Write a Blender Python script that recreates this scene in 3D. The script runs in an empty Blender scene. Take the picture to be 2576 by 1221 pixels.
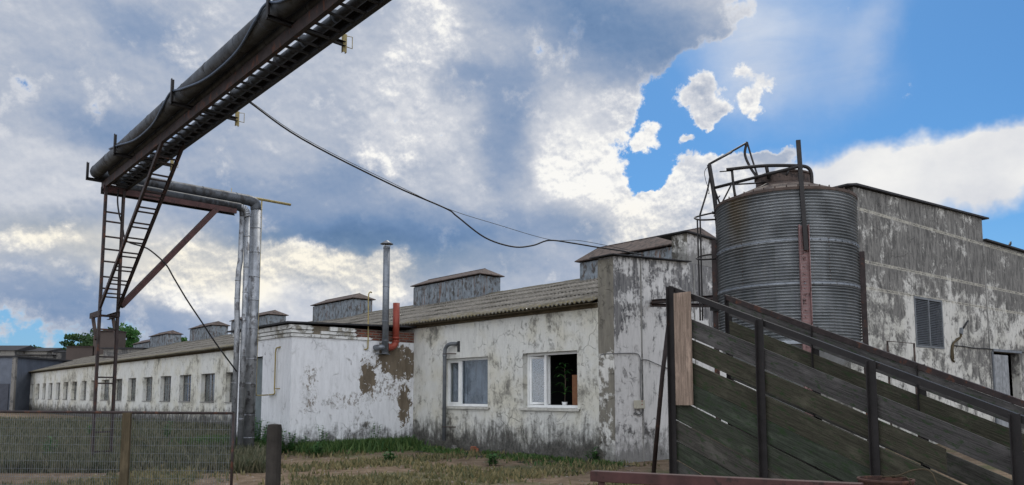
import bpy, math, random
from mathutils import Vector, Matrix
import numpy as np
random.seed(4)
C = bpy.context.scene.collection
sc = bpy.context.scene

# ---------------------------------------------------------------- camera
F = 1860.; PX = 1288.; PY = 822.; EYE = 1.6
PITCH = math.atan(173 / F); cp, sp = math.cos(PITCH), math.sin(PITCH)
cam_d = bpy.data.cameras.new('camera'); cam = bpy.data.objects.new('camera', cam_d); C.objects.link(cam)
cam.location = (0, 0, EYE); cam.rotation_euler = (math.pi / 2 + PITCH, 0, 0)
cam_d.sensor_width = 36; cam_d.lens = F / 2576 * 36; cam_d.shift_y = (PY - 610.5) / 2576
cam_d.clip_start = .05; cam_d.clip_end = 3000
sc.camera = cam
sc.view_settings.view_transform = 'Standard'; sc.view_settings.look = 'None'
sc.view_settings.exposure = 0.0; sc.view_settings.gamma = 1
sc.cycles.max_bounces = 6; sc.cycles.transparent_max_bounces = 12

# ---------------------------------------------------------------- node helper
class NT:
    def __init__(s, tree): s.t = tree; s.n = tree.nodes; s.l = tree.links
    def set(s, sock, v):
        if isinstance(v, bpy.types.NodeSocket): s.l.new(v, sock)
        elif v is not None: sock.default_value = v
    def node(s, typ, ins=None, **kw):
        nd = s.n.new(typ)
        for k, v in kw.items(): setattr(nd, k, v)
        for k, v in (ins or {}).items(): s.set(nd.inputs[k], v)
        return nd
    def m(s, op, a, b=0., c=None, clamp=False):
        nd = s.n.new('ShaderNodeMath'); nd.operation = op; nd.use_clamp = clamp
        s.set(nd.inputs[0], a); s.set(nd.inputs[1], b)
        if c is not None: s.set(nd.inputs[2], c)
        return nd.outputs[0]
    def vm(s, op, a, b=None, out=0, **k):
        nd = s.n.new('ShaderNodeVectorMath'); nd.operation = op
        s.set(nd.inputs[0], a)
        if b is not None:
            if op == 'SCALE': s.set(nd.inputs['Scale'], b)
            else: s.set(nd.inputs[1], b)
        return nd.outputs[out]
    def ss(s, v, a, b, lo=0., hi=1.):
        nd = s.node('ShaderNodeMapRange', {'Value': v, 'From Min': a, 'From Max': b, 'To Min': lo, 'To Max': hi}, interpolation_type='SMOOTHSTEP')
        return nd.outputs[0]
    def noise(s, vec, scale, detail=4, rough=.55, dist=0., lac=2.):
        nd = s.node('ShaderNodeTexNoise', {'Vector': vec, 'Scale': scale, 'Detail': detail, 'Roughness': rough, 'Distortion': dist, 'Lacunarity': lac})
        return nd.outputs['Fac']
    def mix(s, f, a, b):
        nd = s.n.new('ShaderNodeMix'); nd.data_type = 'RGBA'; nd.clamp_factor = True
        s.set(nd.inputs['Factor'], f)
        for i, v in ((6, a), (7, b)):
            if isinstance(v, tuple) and len(v) == 3: v = (*v, 1)
            s.set(nd.inputs[i], v)
        return nd.outputs[2]
    def ramp(s, v, pts):
        nd = s.n.new('ShaderNodeValToRGB'); s.set(nd.inputs[0], v); r = nd.color_ramp
        while len(r.elements) > 1: r.elements.remove(r.elements[-1])
        r.elements[0].position = pts[0][0]; r.elements[0].color = (*pts[0][1], 1)
        for p, c in pts[1:]:
            e = r.elements.new(p); e.color = (*c, 1)
        return nd.outputs[0]
    def mapping(s, vec, loc=(0, 0, 0), rot=(0, 0, 0), scale=(1, 1, 1), typ='POINT'):
        nd = s.n.new('ShaderNodeMapping'); nd.vector_type = typ; s.set(nd.inputs[0], vec)
        nd.inputs['Location'].default_value = loc; nd.inputs['Rotation'].default_value = rot; nd.inputs['Scale'].default_value = scale
        return nd.outputs[0]

def ray(x, y):
    cx = (x - PX) / F; cy = -(y - PY) / F
    return Vector((cx, cp - sp * cy, sp + cp * cy))

# ---------------------------------------------------------------- sky and sun
SUN_EL, SUN_AZ = math.radians(52), math.radians(14)      # ahead of the viewer, behind the clouds
def azel(x, y):
    r = ray(x, y).normalized(); return math.atan2(r.x, r.y), math.asin(r.z)
def build_world():
    w = bpy.data.worlds.new('World'); sc.world = w; w.use_nodes = True
    w.cycles.sampling_method = 'MANUAL'; w.cycles.sample_map_resolution = 512
    N = NT(w.node_tree); w.node_tree.nodes.clear()
    tc = N.node('ShaderNodeTexCoord').outputs['Generated']
    sky = N.node('ShaderNodeTexSky', sky_type='NISHITA', sun_disc=False, sun_elevation=SUN_EL, sun_rotation=SUN_AZ, air_density=1.0, dust_density=.6, ozone_density=1.6)
    dirv = N.vm('NORMALIZE', tc)
    sx = N.node('ShaderNodeSeparateXYZ', {0: dirv})
    az = N.m('ARCTAN2', sx.outputs[0], sx.outputs[1]); el = N.m('ARCSINE', sx.outputs[2])
    p0 = N.node('ShaderNodeCombineXYZ', {0: az, 1: el}).outputs[0]
    # domain warps, so that every cloud mass gets a ragged outline
    def warp(vec, src, scale, amt, det):
        nz = N.node('ShaderNodeTexNoise', {'Vector': src, 'Scale': scale, 'Detail': det, 'Roughness': .6}).outputs['Color']
        d = N.vm('SUBTRACT', nz, (.5, .5, .5)); d = N.vm('MULTIPLY', d, (amt, amt, 0))
        return N.vm('ADD', vec, d)
    p1 = warp(p0, dirv, 4.5, .16, 6)
    p2 = warp(warp(p0, dirv, 9., .075, 8), dirv, 30., .035, 6)
    def blob(vec, x, y, rx, ry, rot=0., inner=.0):
        a, e = azel(x, y)
        mp = N.mapping(vec, (a, e, 0), (0, 0, -math.radians(rot)), (rx / F, ry / F, 1), 'TEXTURE')
        return N.ss(N.vm('LENGTH', mp, out=1), inner, 1., 1., 0.)
    def field(vec, base, items):
        acc = None
        for it in items:
            if acc is None: v_ = vec
            else:                                # ties each cloud to the one before it, which keeps the shader's memory small
                nd = N.n.new('ShaderNodeVectorMath'); nd.operation = 'MULTIPLY_ADD'; N.set(nd.inputs[0], acc); nd.inputs[1].default_value = (1e-6,) * 3; N.set(nd.inputs[2], vec); v_ = nd.outputs[0]
            g = blob(v_, *it[:5], *([it[6]] if len(it) > 6 else []))
            acc = N.m('MULTIPLY_ADD', g, it[5], base if acc is None else acc)
        return acc
    # brightness of the cloud deck: x, y (centre), radii, tilt, weight
    L = field(p1, .67, SKY_LIGHT)
    # cover: >0.5 cloud, <0.5 clear
    K = field(p2, 1.5, SKY_CLEAR)
    K = N.m('MAXIMUM', K, field(p2, -.4, [(*q[:5], q[5] + .4, *q[6:]) for q in SKY_PUFFS]))
    fs = N.noise(N.mapping(dirv, scale=(1, 1, 1.5)), 3.2, 5, .5, .4)
    dirz = N.mapping(dirv, scale=(1, 1, 1.35)); fb = N.noise(dirz, 8., 12, .60)
    fbd = N.noise(dirv, 24., 9, .62)
    off = N.vm('ADD', dirz, tuple(Vector((.25, .0, .9)).normalized() * .007))
    rel = N.m('SUBTRACT', fb, N.noise(off, 8., 12, .60))
    rel2 = N.m('SUBTRACT', fbd, N.noise(N.vm('ADD', dirv, (.0012, 0., .0035)), 24., 9, .62))
    rough = N.m('SUBTRACT', fb, .5); fine = N.m('SUBTRACT', fbd, .5)
    edge = N.m('MULTIPLY_ADD', rough, 1.0, N.m('MULTIPLY', fine, .5))
    KE = N.m('ADD', K, N.m('MULTIPLY_ADD', rough, 2.2, N.m('MULTIPLY', fine, 3.4)))
    mask = N.ss(KE, .34, .84)
    # soft veil of high cloud
    veil = field(p1, 0., SKY_VEIL)
    vn = N.noise(N.mapping(dirv, scale=(1, 1, 3)), 5., 6, .6, .8)
    veil = N.m('MULTIPLY', veil, N.ss(vn, .25, .6, .6, 1.), clamp=True)
    # sunlit cumulus heads in front of the smooth grey deck
    B = N.m('ADD', field(p2, 0., SKY_HEADS), N.m('MULTIPLY', edge, 1.9))
    bm = N.ss(B, .18, .95)
    deck = N.m('ADD', N.m('ADD', L, N.m('MULTIPLY', N.m('SUBTRACT', fs, .5), .44)), N.m('MULTIPLY_ADD', rough, .32, N.m('MULTIPLY', rel, .7)))
    head = N.m('ADD', N.m('MULTIPLY_ADD', rel, 1.6, N.m('MULTIPLY', rel2, .9)), N.m('ADD', N.m('MULTIPLY', rough, .75), N.m('MULTIPLY_ADD', N.m('SUBTRACT', fs, .5), .5, .86)))
    Lf = N.m('MULTIPLY_ADD', bm, N.m('SUBTRACT', head, deck), deck)
    Lf = N.m('ADD', Lf, N.m('MULTIPLY', N.ss(KE, .5, 1.3, .30, 0.), N.ss(Lf, .5, .95, 1., .3)))
    cc = N.ramp(Lf, SKY_RAMP)
    # low sun-warmed tops near the horizon
    warm = field(p1, 0., SKY_WARM)
    cc = N.mix(warm, cc, N.vm('MULTIPLY', cc, (1.03, .985, .88)))
    base = N.vm('MULTIPLY', sky.outputs[0], SKY_TINT)
    haze = N.ss(el, .0, .28, .5, 0.)
    base = N.mix(haze, base, (3.0, 5.2, 8.6))
    cc10 = N.vm('SCALE', cc, 1 / SKY_STRENGTH)
    deep = N.vm('SCALE', N.ramp(N.m('ADD', N.m('MULTIPLY', N.m('SUBTRACT', fb, .5), .3), .91), SKY_RAMP), 1 / SKY_STRENGTH)
    col = N.mix(veil, base, deep)
    col = N.mix(mask, col, cc10)
    # sunlit sky at the viewer's back; extra gain and warmth added as wall fill
    back = N.ss(sx.outputs[1], .15, -.75, 1., SKY_BACK_FILL)
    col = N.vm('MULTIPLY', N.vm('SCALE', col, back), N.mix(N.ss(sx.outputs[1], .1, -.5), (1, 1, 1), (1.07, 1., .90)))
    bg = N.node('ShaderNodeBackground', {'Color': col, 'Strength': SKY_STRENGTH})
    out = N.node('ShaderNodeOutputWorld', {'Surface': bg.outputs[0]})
SKY_STRENGTH = .1
SKY_BACK_FILL = 3.7
SKY_TINT = (.36, .70, .98)
SKY_RAMP = [(0., (.10, .19, .36)), (.25, (.17, .27, .45)), (.5, (.29, .37, .52)), (.68, (.45, .50, .60)), (.85, (.67, .69, .74)), (1., (.96, .95, .92))]
SKY_LIGHT = [  # x y rx ry rot w
    (860, 590, 460, 130, -6, -.55), (1220, 590, 360, 110, -4, -.32), (1520, 590, 260, 60, 0, -.2), (560, 480, 260, 130, 0, -.22), (240, 290, 260, 90, 0, -.32),
    (240, 830, 420, 120, 0, -.34), (880, 430, 340, 90, -12, -.26), (1290, 340, 120, 240, 10, -.36), (1170, 210, 170, 80, 0, -.30), (1620, 110, 360, 170, 12, -.36), (1420, 20, 300, 110, 0, -.22),
    (150, 550, 260, 60, -15, -.22), (330, 20, 240, 90, 0, -.26), (1180, 690, 300, 80, 0, -.18), (60, 740, 240, 70, 0, -.15),
    (700, 720, 420, 100, -3, .34), (480, 640, 300, 150, 0, .18), (60, 420, 260, 220, 0, .06), (1850, 560, 300, 110, 0, .28), (1450, 370, 240, 190, 0, .16), (1040, 240, 240, 300, 0, .14)]
SKY_CLEAR = [
    (2560, 130, 790, 430, 0, -3.4, .5), (2150, 390, 440, 210, -10, -2.4, .3), (1790, 300, 240, 190, 20, -2.0, .4), (1680, 400, 160, 150, 0, -2.1, .35), (2600, 650, 440, 170, 0, -2.6, .4),
    (20, 850, 420, 120, 0, -1.0, .2), (1930, 180, 190, 120, 0, -1.6, .3)]
SKY_PUFFS = [
    (1755, 240, 105, 80, 0, 1.35, .05), (1785, 290, 80, 45, -15, .9, .05),
    (1880, 185, 70, 45, 0, 1.0, 0), (1935, 215, 90, 42, -15, 1.05, 0), (1885, 262, 60, 36, 20, .85, 0), (1725, 345, 40, 24, 0, .75, 0), (1620, 345, 70, 60, 0, 1.1, 0),
    (1735, 430, 80, 90, 0, 1.3, .1), (1820, 520, 240, 110, 0, 1.6, .4), (1940, 400, 95, 55, 0, 1.2, .1), (1860, 415, 110, 60, 0, 1.2, .1), (1650, 550, 190, 90, 0, 1.6, .4)]
SKY_VEIL = [(2150, 435, 420, 82, 0, 1.3, .3), (2480, 432, 460, 92, 0, 1.4, .3), (1990, 460, 300, 110, 0, 1.1, .2), (1990, 30, 330, 200, 40, .40), (2190, 60, 90, 220, 40, .22), (1900, 220, 260, 120, 20, .25), (1850, 110, 220, 150, 30, .5)]
SKY_HEADS = [
    (1090, 70, 140, 140, 0, .85, .1), (990, 250, 150, 210, 10, .65), (1080, 330, 150, 120, 0, .65, 0), (930, 380, 150, 60, 20, .45), (1150, 245, 80, 50, 0, .5),
    (1430, 390, 180, 140, 0, .95, .1), (1560, 265, 150, 75, 10, .9, .1), (1610, 370, 110, 120, 0, 1.1, .3), (1500, 470, 150, 60, 0, .6), (1660, 540, 220, 80, 0, 1., .2), (1600, 610, 200, 50, 0, .7, .1),
    (720, 660, 190, 70, -8, .95, .2), (860, 710, 300, 70, 0, .85, .3), (1010, 660, 110, 60, 0, .8, .2), (500, 700, 190, 110, 0, .9, .2), (430, 600, 160, 50, 0, .6), (640, 560, 90, 40, 0, .5),
    (60, 600, 180, 40, -12, .8, .2), (40, 670, 100, 45, 0, .55), (460, 130, 80, 70, 0, .55), (860, 300, 90, 50, 0, .5), (1790, 490, 220, 140, 0, 1., .3),
    (1010, 130, 70, 80, 0, .5), (1760, 260, 150, 120, 0, 1., .5), (1910, 215, 110, 90, 0, 1., .4), (350, 700, 160, 60, 0, .5)]
SKY_WARM = [(900, 680, 600, 130, 0, 1.), (400, 650, 500, 150, 0, .9), (1600, 560, 300, 130, 0, .4), (60, 600, 250, 100, 0, .6)]
build_world()

sd = bpy.data.lights.new('sun', 'SUN'); so = bpy.data.objects.new('sun', sd); C.objects.link(so)
sd.energy = 1.5; sd.angle = math.radians(12); sd.color = (1, .95, .87)
so.rotation_euler = Vector((-math.sin(SUN_AZ) * math.cos(SUN_EL), -math.cos(SUN_AZ) * math.cos(SUN_EL), -math.sin(SUN_EL))).to_track_quat('-Z', 'Y').to_euler()

# ---------------------------------------------------------------- geometry helpers
D1 = Vector((-.6687, .7435, 0)); D2 = Vector((.7435, .6687, 0)); UP = Vector((0, 0, 1))
ZM = {1: (250, 0, 1.3569), 2: (250, 650, 1.744), 3: (0, 1150, 1.6045), 4: (950, 900, 1.2073), 5: (1600, 1150, 1.6045), 6: (2200, 500, 1.5264),
      7: (3250, 650, 1.4368), 8: (2500, 1050, 1.4181), 9: (0, 1250, 2.979), 10: (2250, 500, 2.036), 11: (2205, 512, 1.825)}
def V(z, x, y): a, b, s = ZM[z]; return ((a + x / s) * .63873, (b + y / s) * .63873)
def gnd(x, y, z=0.):
    r = ray(x, y); return Vector((0, 0, EYE)) + r * ((z - EYE) / r.z)
def at(x, y, Y):
    r = ray(x, y); return Vector((0, 0, EYE)) + r * (Y / r.y)
def vpl(x, y, P, d):
    r = ray(x, y); det = r.x * -d.y + d.x * r.y; k = (P.x * -d.y + d.x * P.y) / det
    return Vector((0, 0, EYE)) + r * k
def par(q, P, d): return (q.x - P.x) * d.x + (q.y - P.y) * d.y
def tz(x, y, P, d): q = vpl(x, y, P, d); return par(q, P, d), q.z
def XY(v, z): return Vector((v.x, v.y, z))

class MB:
    def __init__(s): s.v = []; s.f = []; s.uv = []; s.mi = []; s.sm = []
    def poly(s, pts, uv=None, mi=0, sm=False):
        i = len(s.v); s.v += [Vector(p) for p in pts]; s.f.append(list(range(i, i + len(pts))))
        s.uv.append(uv or [(0, 0)] * len(pts)); s.mi.append(mi); s.sm.append(sm)
    def frame_box(s, o, a, b, c, mi=0):
        """box with corner o and edge vectors a (length), b, c"""
        o, a, b, c = map(Vector, (o, a, b, c)); ou, ov = random.random() * 50, random.random() * 50
        if a.cross(b).dot(c) < 0: o = o + c; c = -c
        la, lb, lc = a.length, b.length, c.length
        P = lambda i, j, k: o + a * i + b * j + c * k
        u = lambda *q: [(ou + x, ov + y) for x, y in q]
        base = len(s.v)
        for k in (0, 1):
            for j in (0, 1):
                for i in (0, 1): s.v.append(P(i, j, k))
        fs = [((0, 2, 3, 1), u((0, 0), (0, lb), (la, lb), (la, 0))), ((4, 5, 7, 6), u((0, 0), (la, 0), (la, lb), (0, lb))),
              ((0, 1, 5, 4), u((0, 0), (la, 0), (la, lc), (0, lc))), ((2, 6, 7, 3), u((0, 0), (0, lc), (la, lc), (la, 0))),
              ((0, 4, 6, 2), u((0, 0), (.02, 0), (.02, lb), (0, lb))), ((1, 3, 7, 5), u((0, 0), (0, lb), (.02, lb), (.02, 0)))]
        for f, q in fs: s.f.append([base + i for i in f]); s.uv.append(q); s.mi.append(mi); s.sm.append(False)
    def beam(s, a, b, w, h, up=UP, mi=0, side=None):
        """bar from a to b, centred; w sideways, h along up"""
        a, b = Vector(a), Vector(b); d = b - a; dn = d.normalized()
        sd = side.normalized() if side is not None else dn.cross(up)
        if sd.length < 1e-4: sd = dn.cross(Vector((1, 0, 0)))
        sd = sd.normalized(); u = sd.cross(dn).normalized()
        s.frame_box(a - sd * w / 2 - u * h / 2, d, sd * w, u * h, mi)
    def angle(s, a, b, w, h, t=.008, side=None, flip=1, mi=0):
        """L section: leg w along side, leg h along the other axis"""
        a, b = Vector(a), Vector(b); d = b - a; dn = d.normalized(); sd = (side - dn * side.dot(dn)).normalized(); u = sd.cross(dn).normalized() * flip
        s.frame_box(a, d, sd * w, u * t, mi); s.frame_box(a + u * t, d, sd * t, u * (h - t), mi)
    def channel(s, a, b, h, w, t=.008, side=None, mi=0):
        """C section: web of height h, flanges of width w pointing along side"""
        a, b = Vector(a), Vector(b); d = b - a; dn = d.normalized(); sd = (side - dn * side.dot(dn)).normalized(); u = sd.cross(dn).normalized()
        s.frame_box(a - u * h / 2, d, sd * t, u * h, mi)
        s.frame_box(a - u * h / 2 + sd * t, d, sd * (w - t), u * t, mi); s.frame_box(a + u * (h / 2 - t) + sd * t, d, sd * (w - t), u * t, mi)
    def tube(s, pts, r, n=12, cap=True, mi=0, rr=None):
        pts = [Vector(p) for p in pts]; T = []
        for i in range(len(pts)):
            T.append((pts[min(i + 1, len(pts) - 1)] - pts[max(i - 1, 0)]).normalized())
        x = T[0].orthogonal().normalized(); rings = []; L = 0
        for i, p in enumerate(pts):
            x = (x - T[i] * x.dot(T[i])).normalized(); y = T[i].cross(x); base = len(s.v); R = rr[i] if rr else r
            if i: L += (p - pts[i - 1]).length
            for k in range(n):
                a = 2 * math.pi * k / n; s.v.append(p + (x * math.cos(a) + y * math.sin(a)) * R)
            rings.append((base, L))
        for (a, la), (b, lb) in zip(rings, rings[1:]):
            for k in range(n):
                k2 = (k + 1) % n; s.f.append([a + k, a + k2, b + k2, b + k]); s.uv.append([(la, k / n), (la, (k + 1) / n), (lb, (k + 1) / n), (lb, k / n)]); s.mi.append(mi); s.sm.append(True)
        if cap:
            for (b, l), rev in ((rings[0], True), (rings[-1], False)):
                q = list(range(b, b + n)); s.f.append(q[::-1] if rev else q); s.uv.append([(l, 0)] * n); s.mi.append(mi); s.sm.append(False)
    def lathe(s, c, prof, n=64, a0=0., a1=2 * math.pi, mi=0, sm=True):
        c = Vector(c); full = abs(a1 - a0 - 2 * math.pi) < 1e-6; m = n if full else n + 1; base = len(s.v)
        for r, z in prof:
            for k in range(m):
                a = a0 + (a1 - a0) * k / n; s.v.append(c + Vector((r * math.cos(a), r * math.sin(a), z)))
        for i in range(len(prof) - 1):
            for k in range(n):
                k2 = (k + 1) % m if full else k + 1
                s.f.append([base + i * m + k, base + i * m + k2, base + (i + 1) * m + k2, base + (i + 1) * m + k]); s.uv.append([(0, 0)] * 4); s.mi.append(mi); s.sm.append(sm)
    def prism(s, pts, off, mi=0):
        """closed polygon pts extruded by off"""
        off = Vector(off); pts = [Vector(p) for p in pts]; n = len(pts); b = len(s.v); s.v += pts + [p + off for p in pts]
        nrm = Vector((0, 0, 0))
        for i in range(n): nrm += pts[i].cross(pts[(i + 1) % n])
        fl = nrm.dot(off) > 0
        for q in ([list(range(n)), list(range(2 * n - 1, n - 1, -1))]):
            if fl: q = q[::-1]
            s.f.append([b + i for i in q]); s.uv.append([(0, 0)] * n); s.mi.append(mi); s.sm.append(False)
        for i in range(n):
            j = (i + 1) % n; q = [i, i + n, j + n, j]
            if fl: q = q[::-1]
            s.f.append([b + k for k in q]); s.uv.append([(0, 0)] * 4); s.mi.append(mi); s.sm.append(False)
    def build(s, name, mat, parent=None, bevel=0.):
        me = bpy.data.meshes.new(name); L = parent_loc(parent)
        me.from_pydata([v - L for v in s.v], [], s.f); me.update()
        uvl = me.uv_layers.new(name='UVMap'); flat = [c for q in s.uv for p in q for c in p]; uvl.data.foreach_set('uv', flat)
        for m in (mat if isinstance(mat, (list, tuple)) else [mat]): me.materials.append(m)
        me.polygons.foreach_set('material_index', s.mi); me.polygons.foreach_set('use_smooth', s.sm)
        ob = bpy.data.objects.new(name, me); C.objects.link(ob)
        if parent is not None: ob.parent = parent
        else: ob['_w'] = 1; del ob['_w']
        if bevel:
            bv = ob.modifiers.new('bevel', 'BEVEL'); bv.width = bevel; bv.segments = 2; bv.limit_method = 'ANGLE'
        return ob
def parent_loc(p):
    v = Vector((0, 0, 0))
    while p is not None: v += p.location; p = p.parent
    return v
def thing(name, label, cat, loc, group=None):
    o = bpy.data.objects.new(name, None); C.objects.link(o); o.location = loc; o.empty_display_size = .3
    return tag(o, label, cat, group)
def tag(o, label, cat, group=None, kind=None):
    o['label'] = label; o['category'] = cat
    if group: o['group'] = group
    if kind: o['kind'] = kind
    return o
def single(mb, name, mat, label, cat, loc=None, group=None, kind=None, bevel=0.):
    """a thing that is one mesh; its origin sits at its lowest middle point"""
    if loc is None:
        n = len(mb.v); loc = Vector((sum(v.x for v in mb.v) / n, sum(v.y for v in mb.v) / n, min(v.z for v in mb.v)))
    for i in range(len(mb.v)): mb.v[i] = mb.v[i] - loc
    o = mb.build(name, mat, None, bevel); o.location = loc
    return tag(o, label, cat, group, kind)
def struct(mb, name, mat, kind='structure'):
    o = mb.build(name, mat); o['kind'] = kind; return o
def bez(pts, n=8):
    """smooth curve through points (Catmull-Rom)"""
    pts = [Vector(p) for p in pts]; P = [pts[0] * 2 - pts[1]] + pts + [pts[-1] * 2 - pts[-2]]; out = []
    for i in range(1, len(P) - 2):
        for k in range(n):
            t = k / n; a, b, c, d = P[i - 1:i + 3]
            out.append(.5 * ((2 * b) + (c - a) * t + (2 * a - 5 * b + 4 * c - d) * t * t + (3 * b - a - 3 * c + d) * t ** 3))
    return out + [pts[-1]]

# ---------------------------------------------------------------- materials
def newmat(name):
    m = bpy.data.materials.new(name); m.use_nodes = True; t = m.node_tree; t.nodes.clear(); N = NT(t)
    b = N.node('ShaderNodeBsdfPrincipled'); o = N.node('ShaderNodeOutputMaterial', {'Surface': b.outputs[0]})
    return m, N, b
def bump(N, b, h, strength=.3, dist=.02):
    bp = N.node('ShaderNodeBump', {'Height': h, 'Strength': strength, 'Distance': dist}); N.set(b.inputs['Normal'], bp.outputs[0])
def simple(name, col, rough=.7, metal=0., var=.3, scale=6., spots=None, spot_amt=.5, streak=None, bmp=.15, spec=.3):
    m, N, b = newmat(name); co = N.node('ShaderNodeTexCoord').outputs['Object']
    n1 = N.noise(co, scale, 6, .6); f = N.ss(n1, .25, .75, 1 - var, 1 + var)
    c = N.vm('SCALE', (*col,), f) if False else N.vm('SCALE', N.node('ShaderNodeCombineXYZ', {0: col[0], 1: col[1], 2: col[2]}).outputs[0], f)
    if spots:
        n2 = N.noise(N.mapping(co, scale=(1, 1, .6)), scale * 1.7, 8, .65); c = N.mix(N.ss(n2, 1 - spot_amt, 1 - spot_amt + .1), c, spots)
    if streak:
        n3 = N.noise(N.mapping(co, scale=(6, 6, .35)), 2.2, 5, .6); c = N.mix(N.ss(n3, .55, .72), c, streak)
    N.set(b.inputs['Base Color'], c); b.inputs['Roughness'].default_value = rough; b.inputs['Metallic'].default_value = metal
    b.inputs['Specular IOR Level'].default_value = spec
    if bmp: bump(N, b, N.noise(co, scale * 6, 5, .6), bmp, .01)
    return m
def plaster(name, white, grey, dark, thr=.56, dirt=.9, dirt_amt=.8, yellow=None, patches=(), pdir=D2, pcol=(.16, .13, .095), top=None, seed=0., horiz=None, streaky=.5, soft=.05, dark_thr=.66, flakes=.85):
    m, N, b = newmat(name); co = N.node('ShaderNodeTexCoord').outputs['Object']; co = N.vm('ADD', co, (seed * 7.3, seed * 3.1, 0))
    sz = N.node('ShaderNodeSeparateXYZ', {0: co}).outputs[2]
    big = N.noise(co, .55, 5, .6); mid = N.noise(co, 2.3, 8, .68, .4); fine = N.noise(co, 13., 6, .7)
    stre = N.noise(N.mapping(co, scale=(2.3, 2.3, .55)), 2.1, 10, .72, .3)
    stre2 = N.noise(N.mapping(co, scale=(4., 4., .8)), 2.2, 9, .74, .25)
    A = N.m('ADD', N.m('MULTIPLY', big, .42), N.m('MULTIPLY', mid, .58 - streaky * .4))
    A = N.m('ADD', A, N.m('MULTIPLY', stre, streaky * .4)); A = N.m('ADD', A, N.m('MULTIPLY', N.m('SUBTRACT', fine, .5), .16))
    if top is not None:                       # heavier weathering towards the top of the wall, or its foot
        A = N.m('ADD', A, N.ss(sz, top[0], top[1], 0., top[2]))
    peel = N.ss(A, thr - .5 * soft, thr + .5 * soft)
    w = N.mix(N.ss(stre2, .35, .75), white, tuple(c * .80 for c in white))
    w = N.mix(N.ss(mid, .55, .8), w, tuple(c * .62 for c in white))
    if yellow: w = N.mix(N.ss(big, .42, .62, 0., .75), w, yellow)
    g = N.mix(N.ss(stre2, .35, .65), grey, dark)
    c = N.mix(peel, w, g)
    fk = N.noise(N.mapping(co, scale=(1, 1, .75)), 5.2, 10, .78, .6); rg = N.noise(co, .62, 4, .6)
    flake = N.m('MULTIPLY', N.ss(fk, .555, .60), N.ss(rg, .44, .60))
    c = N.mix(N.m('MULTIPLY', flake, flakes), c, g)
    dk = N.ss(N.m('ADD', N.m('MULTIPLY', stre2, .55), N.m('MULTIPLY', mid, .45)), dark_thr - .08, dark_thr + .04)
    c = N.mix(N.m('MULTIPLY', dk, .8), c, dark)
    # fine cracks
    wv = N.vm('ADD', co, N.vm('SCALE', N.node('ShaderNodeTexNoise', {'Vector': co, 'Scale': 3., 'Detail': 4}).outputs['Color'], .35))
    vor = N.node('ShaderNodeTexVoronoi', {'Vector': wv, 'Scale': 1.3}, feature='DISTANCE_TO_EDGE').outputs['Distance']
    crack = N.m('MULTIPLY', N.ss(vor, .0, .012, 1., 0.), N.ss(N.noise(co, .8, 3), .5, .6))
    c = N.mix(N.m('MULTIPLY', crack, .65), c, tuple(x * .35 for x in grey))
    if horiz:                                 # lines where the wall panels meet
        for z0 in horiz:
            wz = N.m('ADD', sz, N.m('MULTIPLY', N.m('SUBTRACT', fine, .5), .12))
            d = N.m('ABSOLUTE', N.m('SUBTRACT', wz, z0))
            c = N.mix(N.m('MULTIPLY', N.ss(d, .02, .07, .85, 0.), N.ss(stre2, .36, .52)), c, (.42, .40, .34)); c = N.mix(N.m('MULTIPLY', N.ss(d, .004, .018, .9, 0.), N.ss(mid, .42, .55)), c, (.04, .04, .04))
    for (s0, z0, a, bb, amt) in patches:      # bare render where the limewash has come off
        s = N.vm('DOT_PRODUCT', co, tuple(pdir), out=1)
        dd = N.m('ADD', N.m('POWER', N.m('DIVIDE', N.m('SUBTRACT', s, s0 + Vector((seed * 7.3, seed * 3.1, 0)).dot(pdir)), a), 2.), N.m('POWER', N.m('DIVIDE', N.m('SUBTRACT', sz, z0), bb), 2.))
        dd = N.m('ADD', dd, N.m('MULTIPLY', N.m('SUBTRACT', mid, .5), 4.5)); dd = N.m('ADD', dd, N.m('MULTIPLY', N.m('SUBTRACT', fk, .5), 6.5))
        pm = N.ss(dd, .92, 1.05, 1., 0.)
        if amt < .9: pm = N.m('MULTIPLY', N.ss(dd, .5, 1.6, 1., 0.), N.ss(N.noise(N.mapping(co, scale=(1, 1, .7)), 9., 10, .8), .50, .54, 0., amt * 1.4), clamp=True)
        c = N.mix(pm, c, N.mix(N.ss(stre, .4, .6), pcol, tuple(x * .7 for x in pcol)))
    # damp and dirt rising from the ground
    if dirt:
        hz = N.m('ADD', sz, N.m('MULTIPLY', N.m('SUBTRACT', mid, .5), -1.9)); hz = N.m('ADD', hz, N.m('MULTIPLY', N.m('SUBTRACT', stre2, .5), -1.3)); hz = N.m('ADD', hz, N.m('MULTIPLY', N.m('SUBTRACT', fine, .5), -.7))
        c = N.mix(N.ss(hz, dirt * .25, dirt, dirt_amt, 0.), c, N.mix(N.ss(fine, .4, .6), (.022, .022, .020), (.07, .066, .058)))
    N.set(b.inputs['Base Color'], c); b.inputs['Roughness'].default_value = .93; b.inputs['Specular IOR Level'].default_value = .15
    h = N.m('ADD', N.m('MULTIPLY', N.m('ADD', peel, flake), -.9), N.m('ADD', N.m('MULTIPLY', fine, .6), N.m('MULTIPLY', crack, -1.)))
    bump(N, b, h, .8, .02)
    return m
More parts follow.
